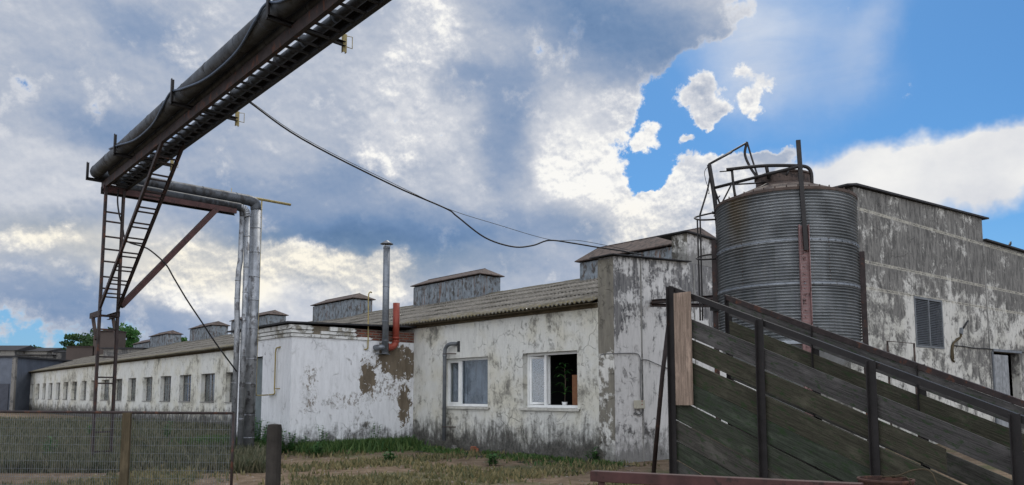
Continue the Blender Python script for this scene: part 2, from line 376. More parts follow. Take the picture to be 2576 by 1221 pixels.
def wood(name, cols, rough=.85, moss=None, grain=1.):
    """cols: list of colours picked per board"""
    m, N, b = newmat(name); uv = N.node('ShaderNodeTexCoord').outputs['UV']; ri = N.node('ShaderNodeNewGeometry').outputs['Random Per Island']
    pts = [(i / (len(cols) - 1), c) for i, c in enumerate(cols)]
    base = N.ramp(ri, pts)
    v = N.node('ShaderNodeCombineXYZ', {0: 0, 1: 0, 2: N.m('MULTIPLY', ri, 40.)}).outputs[0]; uvz = N.vm('ADD', uv, v)
    knot = N.node('ShaderNodeTexNoise', {'Vector': N.mapping(uvz, scale=(1.4, 5, 1)), 'Scale': 1.3, 'Detail': 3}).outputs['Fac']
    ring = N.m('FRACT', N.m('MULTIPLY', knot, 16.)); ring = N.m('ABSOLUTE', N.m('SUBTRACT', ring, .5))
    g = N.noise(N.mapping(uvz, scale=(1.2, 38, 1)), 2., 8, .7)
    bl = N.noise(N.mapping(uvz, scale=(1.5, 4, 1)), 1.6, 6, .65)
    c = N.mix(N.ss(g, .38, .66, 0., .65 * grain), base, N.vm('SCALE', base, .35)); c = N.mix(N.ss(ring, .36, .5, 0., .4), c, N.vm('SCALE', base, .45))
    c = N.mix(N.ss(bl, .5, .7, 0., .6), c, N.vm('SCALE', base, 1.7))
    if moss: c = N.mix(N.ss(N.noise(N.mapping(uvz, scale=(3, 6, 1)), 2.4, 8, .7), .52, .64, 0., .75), c, moss)
    N.set(b.inputs['Base Color'], c); b.inputs['Roughness'].default_value = rough; b.inputs['Specular IOR Level'].default_value = .12
    bump(N, b, N.m('ADD', g, N.m('MULTIPLY', ring, .3)), .6, .008)
    return m
M = {}
WHT = (.74, .74, .72)
M['iron'] = simple('painted_iron', (.030, .021, .020), .62, 0., .45, 5., spots=(.085, .034, .020), spot_amt=.46, bmp=.5)
M['iron_black'] = simple('black_iron', (.016, .014, .014), .55, 0., .3, 6., spots=(.045, .025, .018), spot_amt=.38)
M['red_oxide'] = simple('red_oxide_paint', (.062, .027, .025), .6, 0., .3, 6., spots=(.03, .016, .014), spot_amt=.45)
M['pink'] = simple('faded_red_paint', (.25, .155, .15), .7, 0., .25, 7., spots=(.05, .022, .02), spot_amt=.45)
M['yellow'] = simple('ochre_paint', (.30, .24, .10), .55, 0., .2, 9., spots=(.16, .09, .04), spot_amt=.36)
M['galv'] = simple('galvanised_sheet', (.30, .315, .335), .5, .6, .35, 3., spots=(.12, .12, .125), spot_amt=.5, spec=.5)
M['galv_dark'] = simple('weathered_zinc', (.20, .225, .245), .55, .45, .3, 4., spots=(.09, .085, .08), spot_amt=.5, streak=(.16, .085, .05))
M['galv_mid'] = simple('zinc_flue', (.17, .185, .205), .48, .55, .25, 6., spots=(.13, .13, .13), spot_amt=.42, spec=.5)
M['rustcap'] = simple('rusted_sheet', (.085, .062, .053), .8, .1, .35, 4., spots=(.035, .028, .026), spot_amt=.5)
M['redpipe'] = simple('orange_red_plastic', (.23, .045, .028), .5, 0., .15, 6.)
M['greypipe'] = simple('grey_pipe_paint', (.13, .14, .15), .5, .1, .2, 7., spots=(.07, .06, .055), spot_amt=.36)
M['rubber'] = simple('black_cable', (.012, .012, .013), .5, 0., .2, 10., bmp=0)
M['rubber_blue'] = simple('blue_grey_hose', (.07, .095, .14), .4, 0., .2, 10., bmp=0)
M['cable_grey'] = simple('grey_cable', (.12, .12, .12), .5, 0., .2, 10., bmp=0)
M['pvc'] = simple('white_frame_plastic', (.70, .71, .70), .35, 0., .08, 5., bmp=0, spec=.5)
M['oldframe'] = simple('old_painted_frame', (.22, .21, .19), .8, 0., .4, 8., spots=(.09, .08, .07), spot_amt=.5)
M['board'] = simple('brown_board', (.17, .075, .035), .7, 0., .25, 7., spots=(.2, .11, .06), spot_amt=.35)
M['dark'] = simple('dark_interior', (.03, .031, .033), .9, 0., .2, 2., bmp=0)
M['curtain'] = simple('pale_curtain', (.42, .44, .47), .9, 0., .25, 4., streak=(.22, .24, .27), bmp=0)
M['curtain_blue'] = simple('blue_curtain', (.10, .20, .40), .9, 0., .25, 4., streak=(.40, .42, .45), bmp=0)
M['roofedge'] = simple('tar_roof_edge', (.03, .03, .033), .8, 0., .3, 5.)
M['concrete'] = plaster('old_concrete', (.27, .265, .25), (.17, .165, .155), (.08, .08, .078), thr=.52, dirt=0, seed=3)
M['concrete_far'] = plaster('far_concrete', (.20, .19, .175), (.13, .125, .12), (.07, .07, .07), thr=.52, dirt=0, seed=5)
M['box_plastic'] = simple('cream_box_plastic', (.42, .40, .33), .5, 0., .1, 8.)
M['flesh_brick'] = simple('broken_brick', (.27, .10, .06), .9, 0., .3, 9.)
M['bark'] = simple('bark', (.08, .06, .045), .95, 0., .3, 6.)
def glassy(name, tint, mixf=.45, rough=.03):
    m, N, b = newmat(name); N.n.remove(b)
    tr = N.node('ShaderNodeBsdfTransparent', {'Color': (*tint, 1)}); gl = N.node('ShaderNodeBsdfGlossy', {'Color': (.8, .84, .88, 1), 'Roughness': rough})
    co = N.node('ShaderNodeTexCoord').outputs['Object']; bp = N.node('ShaderNodeBump', {'Height': N.noise(co, 1.7, 2), 'Strength': .03, 'Distance': .02}); N.set(gl.inputs['Normal'], bp.outputs[0])
    ge = N.node('ShaderNodeNewGeometry'); cs = N.m('ABSOLUTE', N.vm('DOT_PRODUCT', ge.outputs['Incoming'], ge.outputs['Normal'], out=1))
    fr = N.m('MULTIPLY_ADD', N.m('POWER', N.m('SUBTRACT', 1., cs), 5.), .96, .04)          # same on both sides of the pane
    mx = N.node('ShaderNodeMixShader', {0: N.m('ADD', N.m('MULTIPLY', fr, 1.2), mixf, clamp=True), 1: tr.outputs[0], 2: gl.outputs[0]})
    N.set([n for n in N.n if n.type == 'OUTPUT_MATERIAL'][0].inputs[0], mx.outputs[0]); return m
M['glass'] = glassy('window_glass', (.8, .84, .85), .02)
M['glass_sky'] = glassy('reflecting_window_glass', (.92, .94, .95), .04)
M['glass_old'] = glassy('dusty_window_glass', (.70, .73, .75), .08, .12)
def roof_mat():
    m, N, b = newmat('asbestos_cement_sheet'); co = N.node('ShaderNodeTexCoord').outputs['Object']; uv = N.node('ShaderNodeTexCoord').outputs['UV']
    n1 = N.noise(co, 1.2, 6, .65); n2 = N.noise(co, 7., 8, .7); n3 = N.noise(co, 22., 4, .6)
    c = N.mix(N.ss(n2, .35, .65), (.10, .093, .082), (.22, .205, .185)); c = N.mix(N.ss(n1, .45, .65, 0., .6), c, (.06, .056, .05))
    v = N.node('ShaderNodeSeparateXYZ', {0: uv}).outputs[1]
    lich = N.m('MULTIPLY', N.ss(n3, .45, .6), N.ss(v, 0., .9, .8, .12)); c = N.mix(lich, c, (.20, .16, .055))
    row = N.m('FRACT', N.m('DIVIDE', v, 1.22)); c = N.mix(N.ss(row, .0, .06, .6, 0.), c, (.06, .058, .052))
    N.set(b.inputs['Base Color'], c); b.inputs['Roughness'].default_value = .95; b.inputs['Specular IOR Level'].default_value = .1
    bump(N, b, n3, .4, .01); return m
M['roof'] = roof_mat()
def silo_mat():
    m, N, b = newmat('corrugated_zinc'); co = N.node('ShaderNodeTexCoord').outputs['Object']
    n1 = N.noise(co, 2.2, 5, .6); n2 = N.noise(N.mapping(co, scale=(5, 5, .3)), 2., 6, .6); z = N.node('ShaderNodeSeparateXYZ', {0: co})
    c = N.mix(N.ss(n1, .3, .7), (.17, .182, .19), (.29, .305, .315)); c = N.mix(N.ss(n2, .5, .7, 0., .45), c, (.10, .115, .125))
    # separate sheets, each dulled a little differently
    ang = N.m('ARCTAN2', z.outputs[1], z.outputs[0])
    cell = N.node('ShaderNodeCombineXYZ', {0: N.m('FLOOR', N.m('MULTIPLY', ang, 1.45)), 1: N.m('FLOOR', N.m('DIVIDE', z.outputs[2], .86))}).outputs[0]
    wn = N.node('ShaderNodeTexWhiteNoise', {0: cell}, noise_dimensions='3D').outputs['Value']; c = N.vm('SCALE', c, N.m('MULTIPLY_ADD', wn, .34, .80))
    drip = N.noise(N.mapping(co, scale=(9, 9, .35)), 2.4, 6, .65); c = N.mix(N.ss(drip, .58, .70, 0., .5), c, (.12, .075, .05))
    rr = N.m('MULTIPLY', N.ss(N.m('ABSOLUTE', N.m('SUBTRACT', ang, RUST_ANG)), .0, .33, 1., 0.), N.ss(z.outputs[2], 3.9, 5.3, 0., 1.))
    rr = N.m('MULTIPLY', rr, N.ss(n2, .3, .55, .45, 1.)); c = N.mix(N.m('MULTIPLY', rr, .62), c, (.22, .15, .06))
    lo = N.m('MULTIPLY', N.ss(N.m('ABSOLUTE', N.m('SUBTRACT', ang, RUST_ANG)), .0, .4, .4, 0.), N.ss(z.outputs[2], 5.25, 5.5, 0., 1.)); c = N.mix(lo, c, (.12, .05, .03))
    N.set(b.inputs['Base Color'], c); b.inputs['Metallic'].default_value = .55; b.inputs['Roughness'].default_value = .5
    bump(N, b, N.noise(co, 20, 4), .1, .01); return m
def brick_mat():
    m, N, b = newmat('red_brick'); co = N.node('ShaderNodeTexCoord').outputs['Object']
    u = N.vm('DOT_PRODUCT', co, tuple(D2), out=1); z = N.node('ShaderNodeSeparateXYZ', {0: co}).outputs[2]
    v = N.node('ShaderNodeCombineXYZ', {0: u, 1: z}).outputs[0]
    br = N.node('ShaderNodeTexBrick', {'Vector': v, 'Color1': (.26, .075, .04, 1), 'Color2': (.09, .028, .02, 1), 'Mortar': (.17, .145, .12, 1), 'Scale': 1., 'Mortar Size': .016, 'Brick Width': .25, 'Row Height': .078})
    c = N.mix(N.ss(N.noise(co, 9, 6, .7), .45, .7, 0., .6), br.outputs['Color'], (.06, .03, .025)); N.set(b.inputs['Base Color'], c); b.inputs['Roughness'].default_value = .95
    bump(N, b, N.m('SUBTRACT', N.noise(co, 14, 5), br.outputs['Fac']), .8, .03); return m
M['brick'] = brick_mat()
def ground_mat():
    m, N, b = newmat('yard_soil'); co = N.node('ShaderNodeTexCoord').outputs['Object']
    n1 = N.noise(co, .28, 6, .62, .5); n2 = N.noise(co, 3., 8, .7); n3 = N.noise(co, 24., 5, .7)
    c = N.mix(N.ss(n2, .35, .65), (.13, .094, .064), (.235, .175, .122)); c = N.mix(N.ss(n1, .5, .6, 0., .85), c, (.10, .105, .055))
    c = N.mix(N.ss(n3, .58, .68, 0., .5), c, (.09, .075, .06))
    N.set(b.inputs['Base Color'], c); b.inputs['Roughness'].default_value = .97; b.inputs['Specular IOR Level'].default_value = .1
    bump(N, b, N.m('ADD', n3, N.m('MULTIPLY', n2, 2.)), .8, .04); return m
M['ground'] = ground_mat()
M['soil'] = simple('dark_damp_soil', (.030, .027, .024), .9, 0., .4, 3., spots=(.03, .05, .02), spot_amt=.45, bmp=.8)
def leaf_mat(name, a, bcol):
    m, N, b = newmat(name); ri = N.node('ShaderNodeNewGeometry').outputs['Random Per Island']
    c = N.mix(ri, a, bcol); N.set(b.inputs['Base Color'], c); b.inputs['Roughness'].default_value = .6; b.inputs['Specular IOR Level'].default_value = .25
    b.inputs['Subsurface Weight'].default_value = 0.
    tl = N.node('ShaderNodeBsdfTranslucent', {'Color': c}); mx = N.node('ShaderNodeMixShader', {0: .3, 1: b.outputs[0], 2: tl.outputs[0]})
    N.set([n for n in N.n if n.type == 'OUTPUT_MATERIAL'][0].inputs[0], mx.outputs[0]); return m
M['leaf'] = leaf_mat('dark_leaves', (.018, .045, .014), (.05, .10, .03))
M['leaf2'] = leaf_mat('weed_leaves', (.022, .085, .022), (.07, .17, .04))
M['grass'] = leaf_mat('grass_blades', (.025, .075, .02), (.10, .15, .045))
M['grass_dry'] = leaf_mat('dry_grass_blades', (.045, .058, .03), (.15, .14, .09))
M['grass_pale'] = leaf_mat('pale_grass_blades', (.07, .085, .04), (.24, .20, .10))
M['planks'] = wood('mossy_planks', [(.060, .056, .042), (.075, .071, .064), (.048, .056, .040), (.082, .077, .076), (.044, .056, .038), (.070, .058, .044)], moss=(.024, .046, .018), grain=1.25)
M['plank_new'] = wood('fresh_plank', [(.31, .235, .185), (.31, .235, .185)], grain=1.1)
M['plank_old'] = wood('old_brown_planks', [(.07, .055, .035), (.10, .08, .05)])

# ---------------------------------------------------------------- ground
g = MB(); g.poly([(-900, -60, 0), (900, -60, 0), (900, 1500, 0), (-900, 1500, 0)]); struct(g, 'ground', M['ground'])

P = gnd(1549, 1168); P.z = 0                       # corner of the long building
# ---------------------------------------------------------------- long building
T_END = 82.; EAVE = 3.86; TH = .38
def facade_pt(t, z, inn=0.): return P + D1 * t + D2 * inn + UP * z
def wall_mesh(mb, O, d, inn, t0, t1, z0, z1, th, holes):
    ts = sorted({t0, t1, *[h[0] for h in holes], *[h[1] for h in holes]}); zs = sorted({z0, z1, *[h[2] for h in holes], *[h[3] for h in holes]})
    pt = lambda t, z, k: O + d * t + inn * k + UP * z
    def q(a, b, c, e): mb.poly([a, b, c, e])
    flip = d.cross(UP).dot(inn) > 0                # make outward faces look away from inn
    for i in range(len(ts) - 1):
        for j in range(len(zs) - 1):
            a, b, c, e = ts[i], ts[i + 1], zs[j], zs[j + 1]; m_, n_ = (a + b) / 2, (c + e) / 2
            if any(h[0] < m_ < h[1] and h[2] < n_ < h[3] for h in holes): continue
            for k in (0, th): q(pt(a, c, k), pt(b, c, k), pt(b, e, k), pt(a, e, k))
    for h in holes + [(t0, t1, z0, z1)]:
        a, b, c, e = h
        q(pt(a, c, 0), pt(a, c, th), pt(a, e, th), pt(a, e, 0)); q(pt(b, c, 0), pt(b, c, th), pt(b, e, th), pt(b, e, 0))
        q(pt(a, c, 0), pt(b, c, 0), pt(b, c, th), pt(a, c, th)); q(pt(a, e, 0), pt(b, e, 0), pt(b, e, th), pt(a, e, th))
far_open = []
for l, r in [(1425, 1497), (1268, 1355), (1133, 1205), (1012, 1078), (903, 960), (808, 857)]:
    far_open.append((par(vpl(*V(3, r, 620), P, D1), P, D1), par(vpl(*V(3, l, 620), P, D1), P, D1)))
far_open += [(41.83, 43.82), (45.04, 47.1), (48.3, 50.2)]
for l, r in [(513, 545), (452, 484), (400, 428), (352, 378), (305, 330), (268, 288), (228, 248), (192, 208), (160, 176), (128, 144)]:
    far_open.append((par(vpl(*V(3, r, 620), P, D1), P, D1), par(vpl(*V(3, l, 620), P, D1), P, D1)))
holes = [(a, b, 1.24, 2.69) for a, b in far_open]
W1 = (4.65, 6.74, 1.25, 2.70); W2 = (1.20, 3.19, 1.25, 2.72)
holes += [W1, W2]
lb = thing('long_farm_building', 'long low whitewashed building with corrugated grey roof and a row of windows', 'building', P.copy())
wm = MB(); wall_mesh(wm, P, D1, D2, .49, T_END, -.1, EAVE, TH, holes)
M['facade'] = plaster('limewashed_facade', (.60, .60, .565), (.30, .29, .25), (.15, .145, .13), thr=.560, dirt=1.15, dirt_amt=.93, yellow=(.53, .505, .41), seed=1, streaky=.65, soft=.10, dark_thr=.64, flakes=.6)
wm.build('wall', M['facade'], lb)
bw = MB(); wall_mesh(bw, P + D2 * (12 - TH), D1, D2, .49, T_END, -.1, EAVE, TH, [])
bw.build('rear_wall', M['facade'], lb)
# far gable
gb = MB(); e0 = facade_pt(T_END, -.1, TH + .002); gb.prism([facade_pt(T_END - .3, -.1, TH + .002), facade_pt(T_END - .3, -.1, 12 - TH - .002), facade_pt(T_END - .3, EAVE, 12 - TH - .002), facade_pt(T_END - .3, 5.6, 6), facade_pt(T_END - .3, EAVE, TH + .002)], D1 * .29)
gb.build('gable_wall', M['facade'], lb)
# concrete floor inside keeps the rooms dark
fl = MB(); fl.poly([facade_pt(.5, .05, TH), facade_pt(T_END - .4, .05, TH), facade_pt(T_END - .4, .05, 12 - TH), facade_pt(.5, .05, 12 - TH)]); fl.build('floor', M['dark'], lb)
# corrugated roof
def corrugated(mb, t0, t1, in0, z0, in1, z1, pitch=.155, amp=.032, sheet=1.22):
    L = math.hypot(in1 - in0, z1 - z0); rows = max(1, round(L / sheet)); n = int((t1 - t0) / pitch * 5)
    s1 = Vector((0, 0, 0)) + D2 * (in1 - in0) + UP * (z1 - z0); sn = s1.normalized(); nrm = (UP - sn * UP.dot(sn)).normalized()
    for r in range(rows):
        a, b = r / rows, (r + 1) / rows + (.03 if r < rows - 1 else 0); base = len(mb.v)
        for j, (fr, lift) in enumerate(((a, .03 if r else .0), ((a + b) / 2, .009), (b, 0.))):
            for i in range(n + 1):
                t = t0 + (t1 - t0) * i / n
                w = math.cos(2 * math.pi * t / pitch) * amp + lift + .004 * math.sin(t * 2.1 + r * 3)
                jag = .02 * math.sin(math.floor(t / 1.1) * 12.9 + r * 5) if j == 0 else 0
                mb.v.append(facade_pt(t, z0, in0) + s1 * fr + nrm * (w + .03) - sn * jag)
        for j in range(2):
            for i in range(n):
                q = [base + j * (n + 1) + i, base + j * (n + 1) + i + 1, base + (j + 1) * (n + 1) + i + 1, base + (j + 1) * (n + 1) + i]
                mb.f.append(q); v0, v1 = (a, (a + b) / 2) if j == 0 else ((a + b) / 2, b); t = t0 + (t1 - t0) * i / n
                mb.uv.append([(t, v0 * L), (t, v0 * L), (t, v1 * L), (t, v1 * L)]); mb.mi.append(0); mb.sm.append(True)
rf = MB(); corrugated(rf, .50, T_END + .3, -.28, EAVE - .03, 6.0, 5.70); corrugated(rf, .50, T_END + .3, 12.28, EAVE - .03, 6.0, 5.70, pitch=.155)
roof = rf.build('roof', M['roof'], lb)
sol = roof.modifiers.new('thickness', 'SOLIDIFY'); sol.thickness = .008
ev = MB(); ev.frame_box(facade_pt(.5, EAVE - .13, -.045), D1 * (T_END - .5), D2 * .04, UP * .12)
ev.frame_box(facade_pt(.5, EAVE - .052, -.26), D1 * (T_END - .5), D2 * .21, UP * .018)
ev.build('eaves_board', M['plank_old'], lb)
# ridge capping
rc = MB()
for k in range(int(T_END / 1.15)):
    t = .5 + k * 1.15; rc.prism([facade_pt(t, 5.69, 5.78), facade_pt(t, 5.775, 6.), facade_pt(t, 5.69, 6.22), facade_pt(t, 5.71, 6.22), facade_pt(t, 5.80 + .008 * (k % 2), 6.), facade_pt(t, 5.71, 5.78)], D1 * 1.14)
rc.build('ridge_cap', M['roof'], roof)

# windows of the long range
def old_window(i, a, b):
    f = MB(); y = .20; z0, z1 = 1.24, 2.69; w = .05
    def bar(t0, t1, c0, c1, dep=.06, off=0.): f.frame_box(facade_pt(t0, c0, y + off), D1 * (t1 - t0), D2 * dep, UP * (c1 - c0))
    bar(a, b, z0, z0 + w); bar(a, b, z1 - w, z1); bar(a, a + w, z0 + w, z1 - w); bar(b - w, b, z0 + w, z1 - w)
    m_ = (a + b) / 2; bar(m_ - .03, m_ + .03, z0 + w, z1 - w)
    for q in (a + (b - a) * .27, a + (b - a) * .74): bar(q - .014, q + .014, z0 + w, z1 - w, .03, .015)
    if i % 3 != 1: bar(a + w, m_ - .03, 2.2, 2.235, .03, .0155)
    if i % 4 != 2: bar(m_ + .03, b - w, 2.2, 2.235, .03, .0155)
    fr = f.build('window', M['oldframe'], lb)
    p_ = MB(); p_.frame_box(facade_pt(a + w, z0 + w, y + .027), D1 * (b - a - 2 * w), D2 * .005, UP * (z1 - z0 - 2 * w)); p_.build('pane', M['glass_old'], fr)
    if i in (1, 3, 5, 8, 11):
        c = MB(); lo = {1: .55, 3: 0., 5: .25, 8: .5, 11: 0.}[i]; n = 30; wd = (b - a - .14) * (1 - lo)
        for k in range(n):
            u0, u1 = b - .07 - wd * k / n, b - .07 - wd * (k + 1) / n
            d0, d1_ = .32 + .025 * math.sin(k * 1.3), .32 + .025 * math.sin((k + 1) * 1.3)
            c.poly([facade_pt(u0, 1.3, d0), facade_pt(u1, 1.3, d1_), facade_pt(u1, 2.62, d1_), facade_pt(u0, 2.62, d0)], sm=True)
        c.build('curtain', M['curtain_blue'] if i == 3 else M['curtain'], fr)
    s = MB(); s.frame_box(facade_pt(a + .01, z0 + .001, -.05), D1 * (b - a - .02), D2 * .25, UP * .035); s.build('sill', M['concrete'], fr)
for i, (a, b) in enumerate(far_open): old_window(i + 1, a, b)
# the two plastic windows
def pvc_window(W, mull, tilted):
    a, b, z0, z1 = W; f = MB(); y = .16; w = .07
    def bar(t0, t1, c0, c1, dep=.07, off=0., mb=f): mb.frame_box(facade_pt(t0, c0, y + off), D1 * (t1 - t0), D2 * dep, UP * (c1 - c0))
    bar(a, b, z0 + .03, z0 + .03 + w); bar(a, b, z1 - w, z1); bar(a, a + w, z0 + .03 + w, z1 - w); bar(b - w, b, z0 + .03 + w, z1 - w); bar(mull - .045, mull + .045, z0 + .03 + w, z1 - w)
    fr = f.build('window', M['pvc'], lb, .004)
    zz0, zz1 = z0 + .1, z1 - w
    if not tilted: p_ = MB(); p_.frame_box(facade_pt(a + w, zz0, y + .03), D1 * (mull - .045 - a - w), D2 * .006, UP * (zz1 - zz0)); p_.build('pane', M['glass'] if tilted else M['glass_sky'], fr)
    s_ = MB(); pn = MB(); t0, t1 = mull + .045, b - w; tilt = .20 if tilted else 0.
    def sp_(t, z, k): return facade_pt(t, z, y + .02 + k + tilt * (z - zz0) / (zz1 - zz0) * .0) + D1 * 0
    if tilted:      # casement swung inwards on its far jamb: it stands at an angle inside the opening
        ax = facade_pt(t1, zz0, y + .04); dr = (-D1 * math.cos(.55) + D2 * math.sin(.55)); Lw = (t1 - t0); nrm = dr.cross(UP)
        zA, zB = 0.01, zz1 - zz0 - .01
        for (o, d_, h_) in ((ax + UP * zA, dr * Lw, UP * .06), (ax + UP * (zB - .06), dr * Lw, UP * .06), (ax + UP * (zA + .06), dr * .06, UP * (zB - zA - .12)), (ax + dr * (Lw - .06) + UP * (zA + .06), dr * .06, UP * (zB - zA - .12))):
            s_.frame_box(o, d_, nrm * .055, h_)
        s_.build('sash', M['pvc'], fr, .004); pn.frame_box(ax + dr * .06 + UP * (zA + .06) + nrm * .025, dr * (Lw - .12), nrm * .006, UP * (zB - zA - .12)); pn.build('pane', M['glass_sky'], fr)
    else:
        for (c0, c1, e0_, e1_) in ((t0, t1, zz0, zz0 + .05), (t0, t1, zz1 - .05, zz1), (t0, t0 + .05, zz0 + .05, zz1 - .05), (t1 - .05, t1, zz0 + .05, zz1 - .05)): bar(c0, c1, e0_, e1_, .05, -.012, s_)
        s_.build('sash', M['pvc'], fr, .004); pn.frame_box(facade_pt(t0 + .05, zz0 + .05, y + .03), D1 * (t1 - t0 - .1), D2 * .006, UP * (zz1 - zz0 - .1)); pn.build('pane', M['glass_sky'], fr)
    sl = MB(); sl.prism([facade_pt(a - .10, z0 + .03, .16), facade_pt(a - .10, z0 + .01, -.07), facade_pt(a - .10, z0 - .045, -.07), facade_pt(a - .10, z0 - .03, -.055), facade_pt(a - .10, z0 - .0, -.05), facade_pt(a - .10, z0 + .015, .16)], D1 * (b - a + .2))
    sl.build('sill', M['pvc_sill'], fr)
    return fr
M['pvc_sill'] = simple('weathered_sill', (.42, .41, .37), .7, 0., .25, 7., spots=(.2, .18, .15), spot_amt=.42)
tm1 = par(vpl(*V(5, 343, 580), P + D2 * .16, D1), P, D1); tm2 = par(vpl(*V(5, 878, 580), P + D2 * .16, D1), P, D1)
pvc_window(W1, tm1, False); pvc_window(W2, tm2, True)
# room behind the two windows
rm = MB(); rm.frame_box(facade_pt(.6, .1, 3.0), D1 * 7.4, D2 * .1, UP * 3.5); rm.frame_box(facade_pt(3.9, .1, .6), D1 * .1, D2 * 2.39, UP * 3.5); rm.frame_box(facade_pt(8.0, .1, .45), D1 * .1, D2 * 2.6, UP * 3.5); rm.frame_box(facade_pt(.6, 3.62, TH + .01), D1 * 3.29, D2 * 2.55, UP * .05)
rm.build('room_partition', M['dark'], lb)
# blind inside the left plastic window
c = MB(); n = 40; a0, b0 = W1[0] + .06, W1[1] - .06
for k in range(n):
    u0, u1 = a0 + (b0 - a0) * k / n, a0 + (b0 - a0) * (k + 1) / n; d0, d1_ = .30 + .02 * math.sin(k * 1.1), .30 + .02 * math.sin((k + 1) * 1.1)
    c.poly([facade_pt(u0, 1.2, d0), facade_pt(u1, 1.2, d1_), facade_pt(u1, 2.8, d1_), facade_pt(u0, 2.8, d0)], sm=True)
tag(c.build('net_curtain', simple('grey_blue_net', (.17, .20, .24), .9, 0., .3, 2.5, streak=(.07, .08, .10), bmp=0)), 'pale net curtain hanging inside the window behind the grey wall pipe', 'curtain')
# board and house plant on the sill of the right plastic window
bd = MB(); bd.frame_box(facade_pt(1.24, 1.32, .30), D1 * .42, D2 * .02 + UP * 0, UP * .80); single(bd, 'wooden_board', M['board'], 'brown wooden board leaning inside the open right-hand window', 'board')
def blade_leaf(mb, base, dirn, length, w, droop, segs=6):
    dirn = Vector(dirn).normalized(); h = Vector((dirn.x, dirn.y, 0)); h = h.normalized() if h.length > .01 else Vector((1, 0, 0)); sd = h.cross(UP).normalized(); p = Vector(base); d = dirn.copy(); prev = None
    for i in range(segs + 1):
        f = i / segs; ww = w * math.sin(math.pi * min(.97, .12 + f * .88)) ** .8
        a, b_ = p - sd * ww / 2, p + sd * ww / 2; base_i = len(mb.v); mb.v += [a, b_]
        if prev is not None: mb.f.append([prev, prev + 1, base_i + 1, base_i]); mb.uv.append([(0, 0)] * 4); mb.mi.append(0); mb.sm.append(True)
        prev = base_i; d = (d - UP * droop * (.4 + f)).normalized(); p = p + d * length / segs
plant = thing('house_plant', 'tall green leafy house plant behind the open window', 'plant', facade_pt(2.02, 1.30, .40))
pb = MB(); pc = facade_pt(2.02, 1.30, .40); pb.lathe(pc, [(.0, .0), (.055, 0), (.08, .13), (.07, .13), (.0, .12)], 20); pb.build('pot', M['pvc'], plant)
st = MB(); st.tube([pc + UP * .1, pc + Vector((.02, 0, .6)), pc + Vector((0, .02, 1.05))], .012, 8); st.build('stem', M['bark'], plant)
lf = MB()
for k in range(34):
    z = .3 + .8 * random.random(); a = random.random() * 6.28; blade_leaf(lf, pc + UP * z, (math.cos(a), math.sin(a), .7), .28 + .16 * random.random(), .05, .26)
lf.build('leaves', M['leaf2'], plant)

# ridge ventilators
RV = P + D2 * 5.45                              # vertical plane of the ventilators' near side
def vent(t0, t1, zb, zt, cap_h=.30, over=.13, label=None):
    b = MB(); w = 1.1; o = facade_pt(t0, zb, 5.45)
    b.frame_box(o, D1 * (t1 - t0), D2 * w, UP * (zt - zb - .07))
    n = max(3, int((t1 - t0) / .55))
    for k in range(n + 1):
        t = t0 + (t1 - t0) * k / n; b.frame_box(facade_pt(t - .02, zb, 5.43), D1 * .04, D2 * .02, UP * (zt - zb - .08))
    for k in range(0, n + 1, 2):
        t = min(max(t0 + (t1 - t0) * k / n, t0 + .03), t1 - .03)
        for i_ in (5.47, 5.45 + w - .05): b.frame_box(facade_pt(t - .02, zt - .07, i_), D1 * .04, D2 * .03, UP * .07)
    body = b.build('roof_vent', M['galv_dark'], lb)
    c = MB(); z0 = zt - .0; a0, a1, i0, i1 = t0 - over, t1 + over, 5.45 - over, 5.45 + w + over; mid = (i0 + i1) / 2; ins = .75
    A, B_, C_, D_ = facade_pt(a0, z0, i0), facade_pt(a1, z0, i0), facade_pt(a1, z0, i1), facade_pt(a0, z0, i1); E_, G_ = facade_pt(a0 + ins * .6, z0 + cap_h, mid), facade_pt(a1 - ins * .6, z0 + cap_h, mid)
    dz = UP * -.03
    c.poly([A, B_, G_, E_]); c.poly([C_, D_, E_, G_]); c.poly([D_, A, E_]); c.poly([B_, C_, G_])
    c.poly([A + dz, D_ + dz, C_ + dz, B_ + dz])
    for p_, q_ in ((A, B_), (B_, C_), (C_, D_), (D_, A)): c.poly([p_ + dz, q_ + dz, q_, p_])
    c.tube([E_, G_], .02, 6)
    c.build('vent_cap', M['rustcap'], body)
def vfit(zid, xl, xr, yb, yt):
    a = vpl(*V(zid, xl, yb), RV, D1); b = vpl(*V(zid, xr, yt), RV, D1); top = vpl(*V(zid, xl, yt), RV, D1)
    return par(b, RV, D1), par(a, RV, D1)
for zid, xl, xr in ((4, 822, 1135), (4, 345, 535), (4, -40, 135), (3, 1200, 1340), (3, 950, 1055), (3, 845, 945)):
    a, b = vfit(zid, xl, xr, 300, 300); print('vent', round(a, 2), round(b, 2)); vent(a, b, 5.35, 6.55 if (zid, xl) != (3, 845) else 6.15)
a = par(vpl(*V(10, 75, 1150), RV, D1), RV, D1); aR = par(vpl(*V(6, 945, 655), RV, D1), RV, D1) + .6; print('big vent', aR, a); zt_ = vpl(*V(11, 145, 945), RV, D1).z; print('zt', zt_); aR = par(vpl(1767, 568, P + D2 * 6.0, D1), P, D1) - .25; print('aR', aR); vent(aR, a, 5.35, zt_, .50, .15)

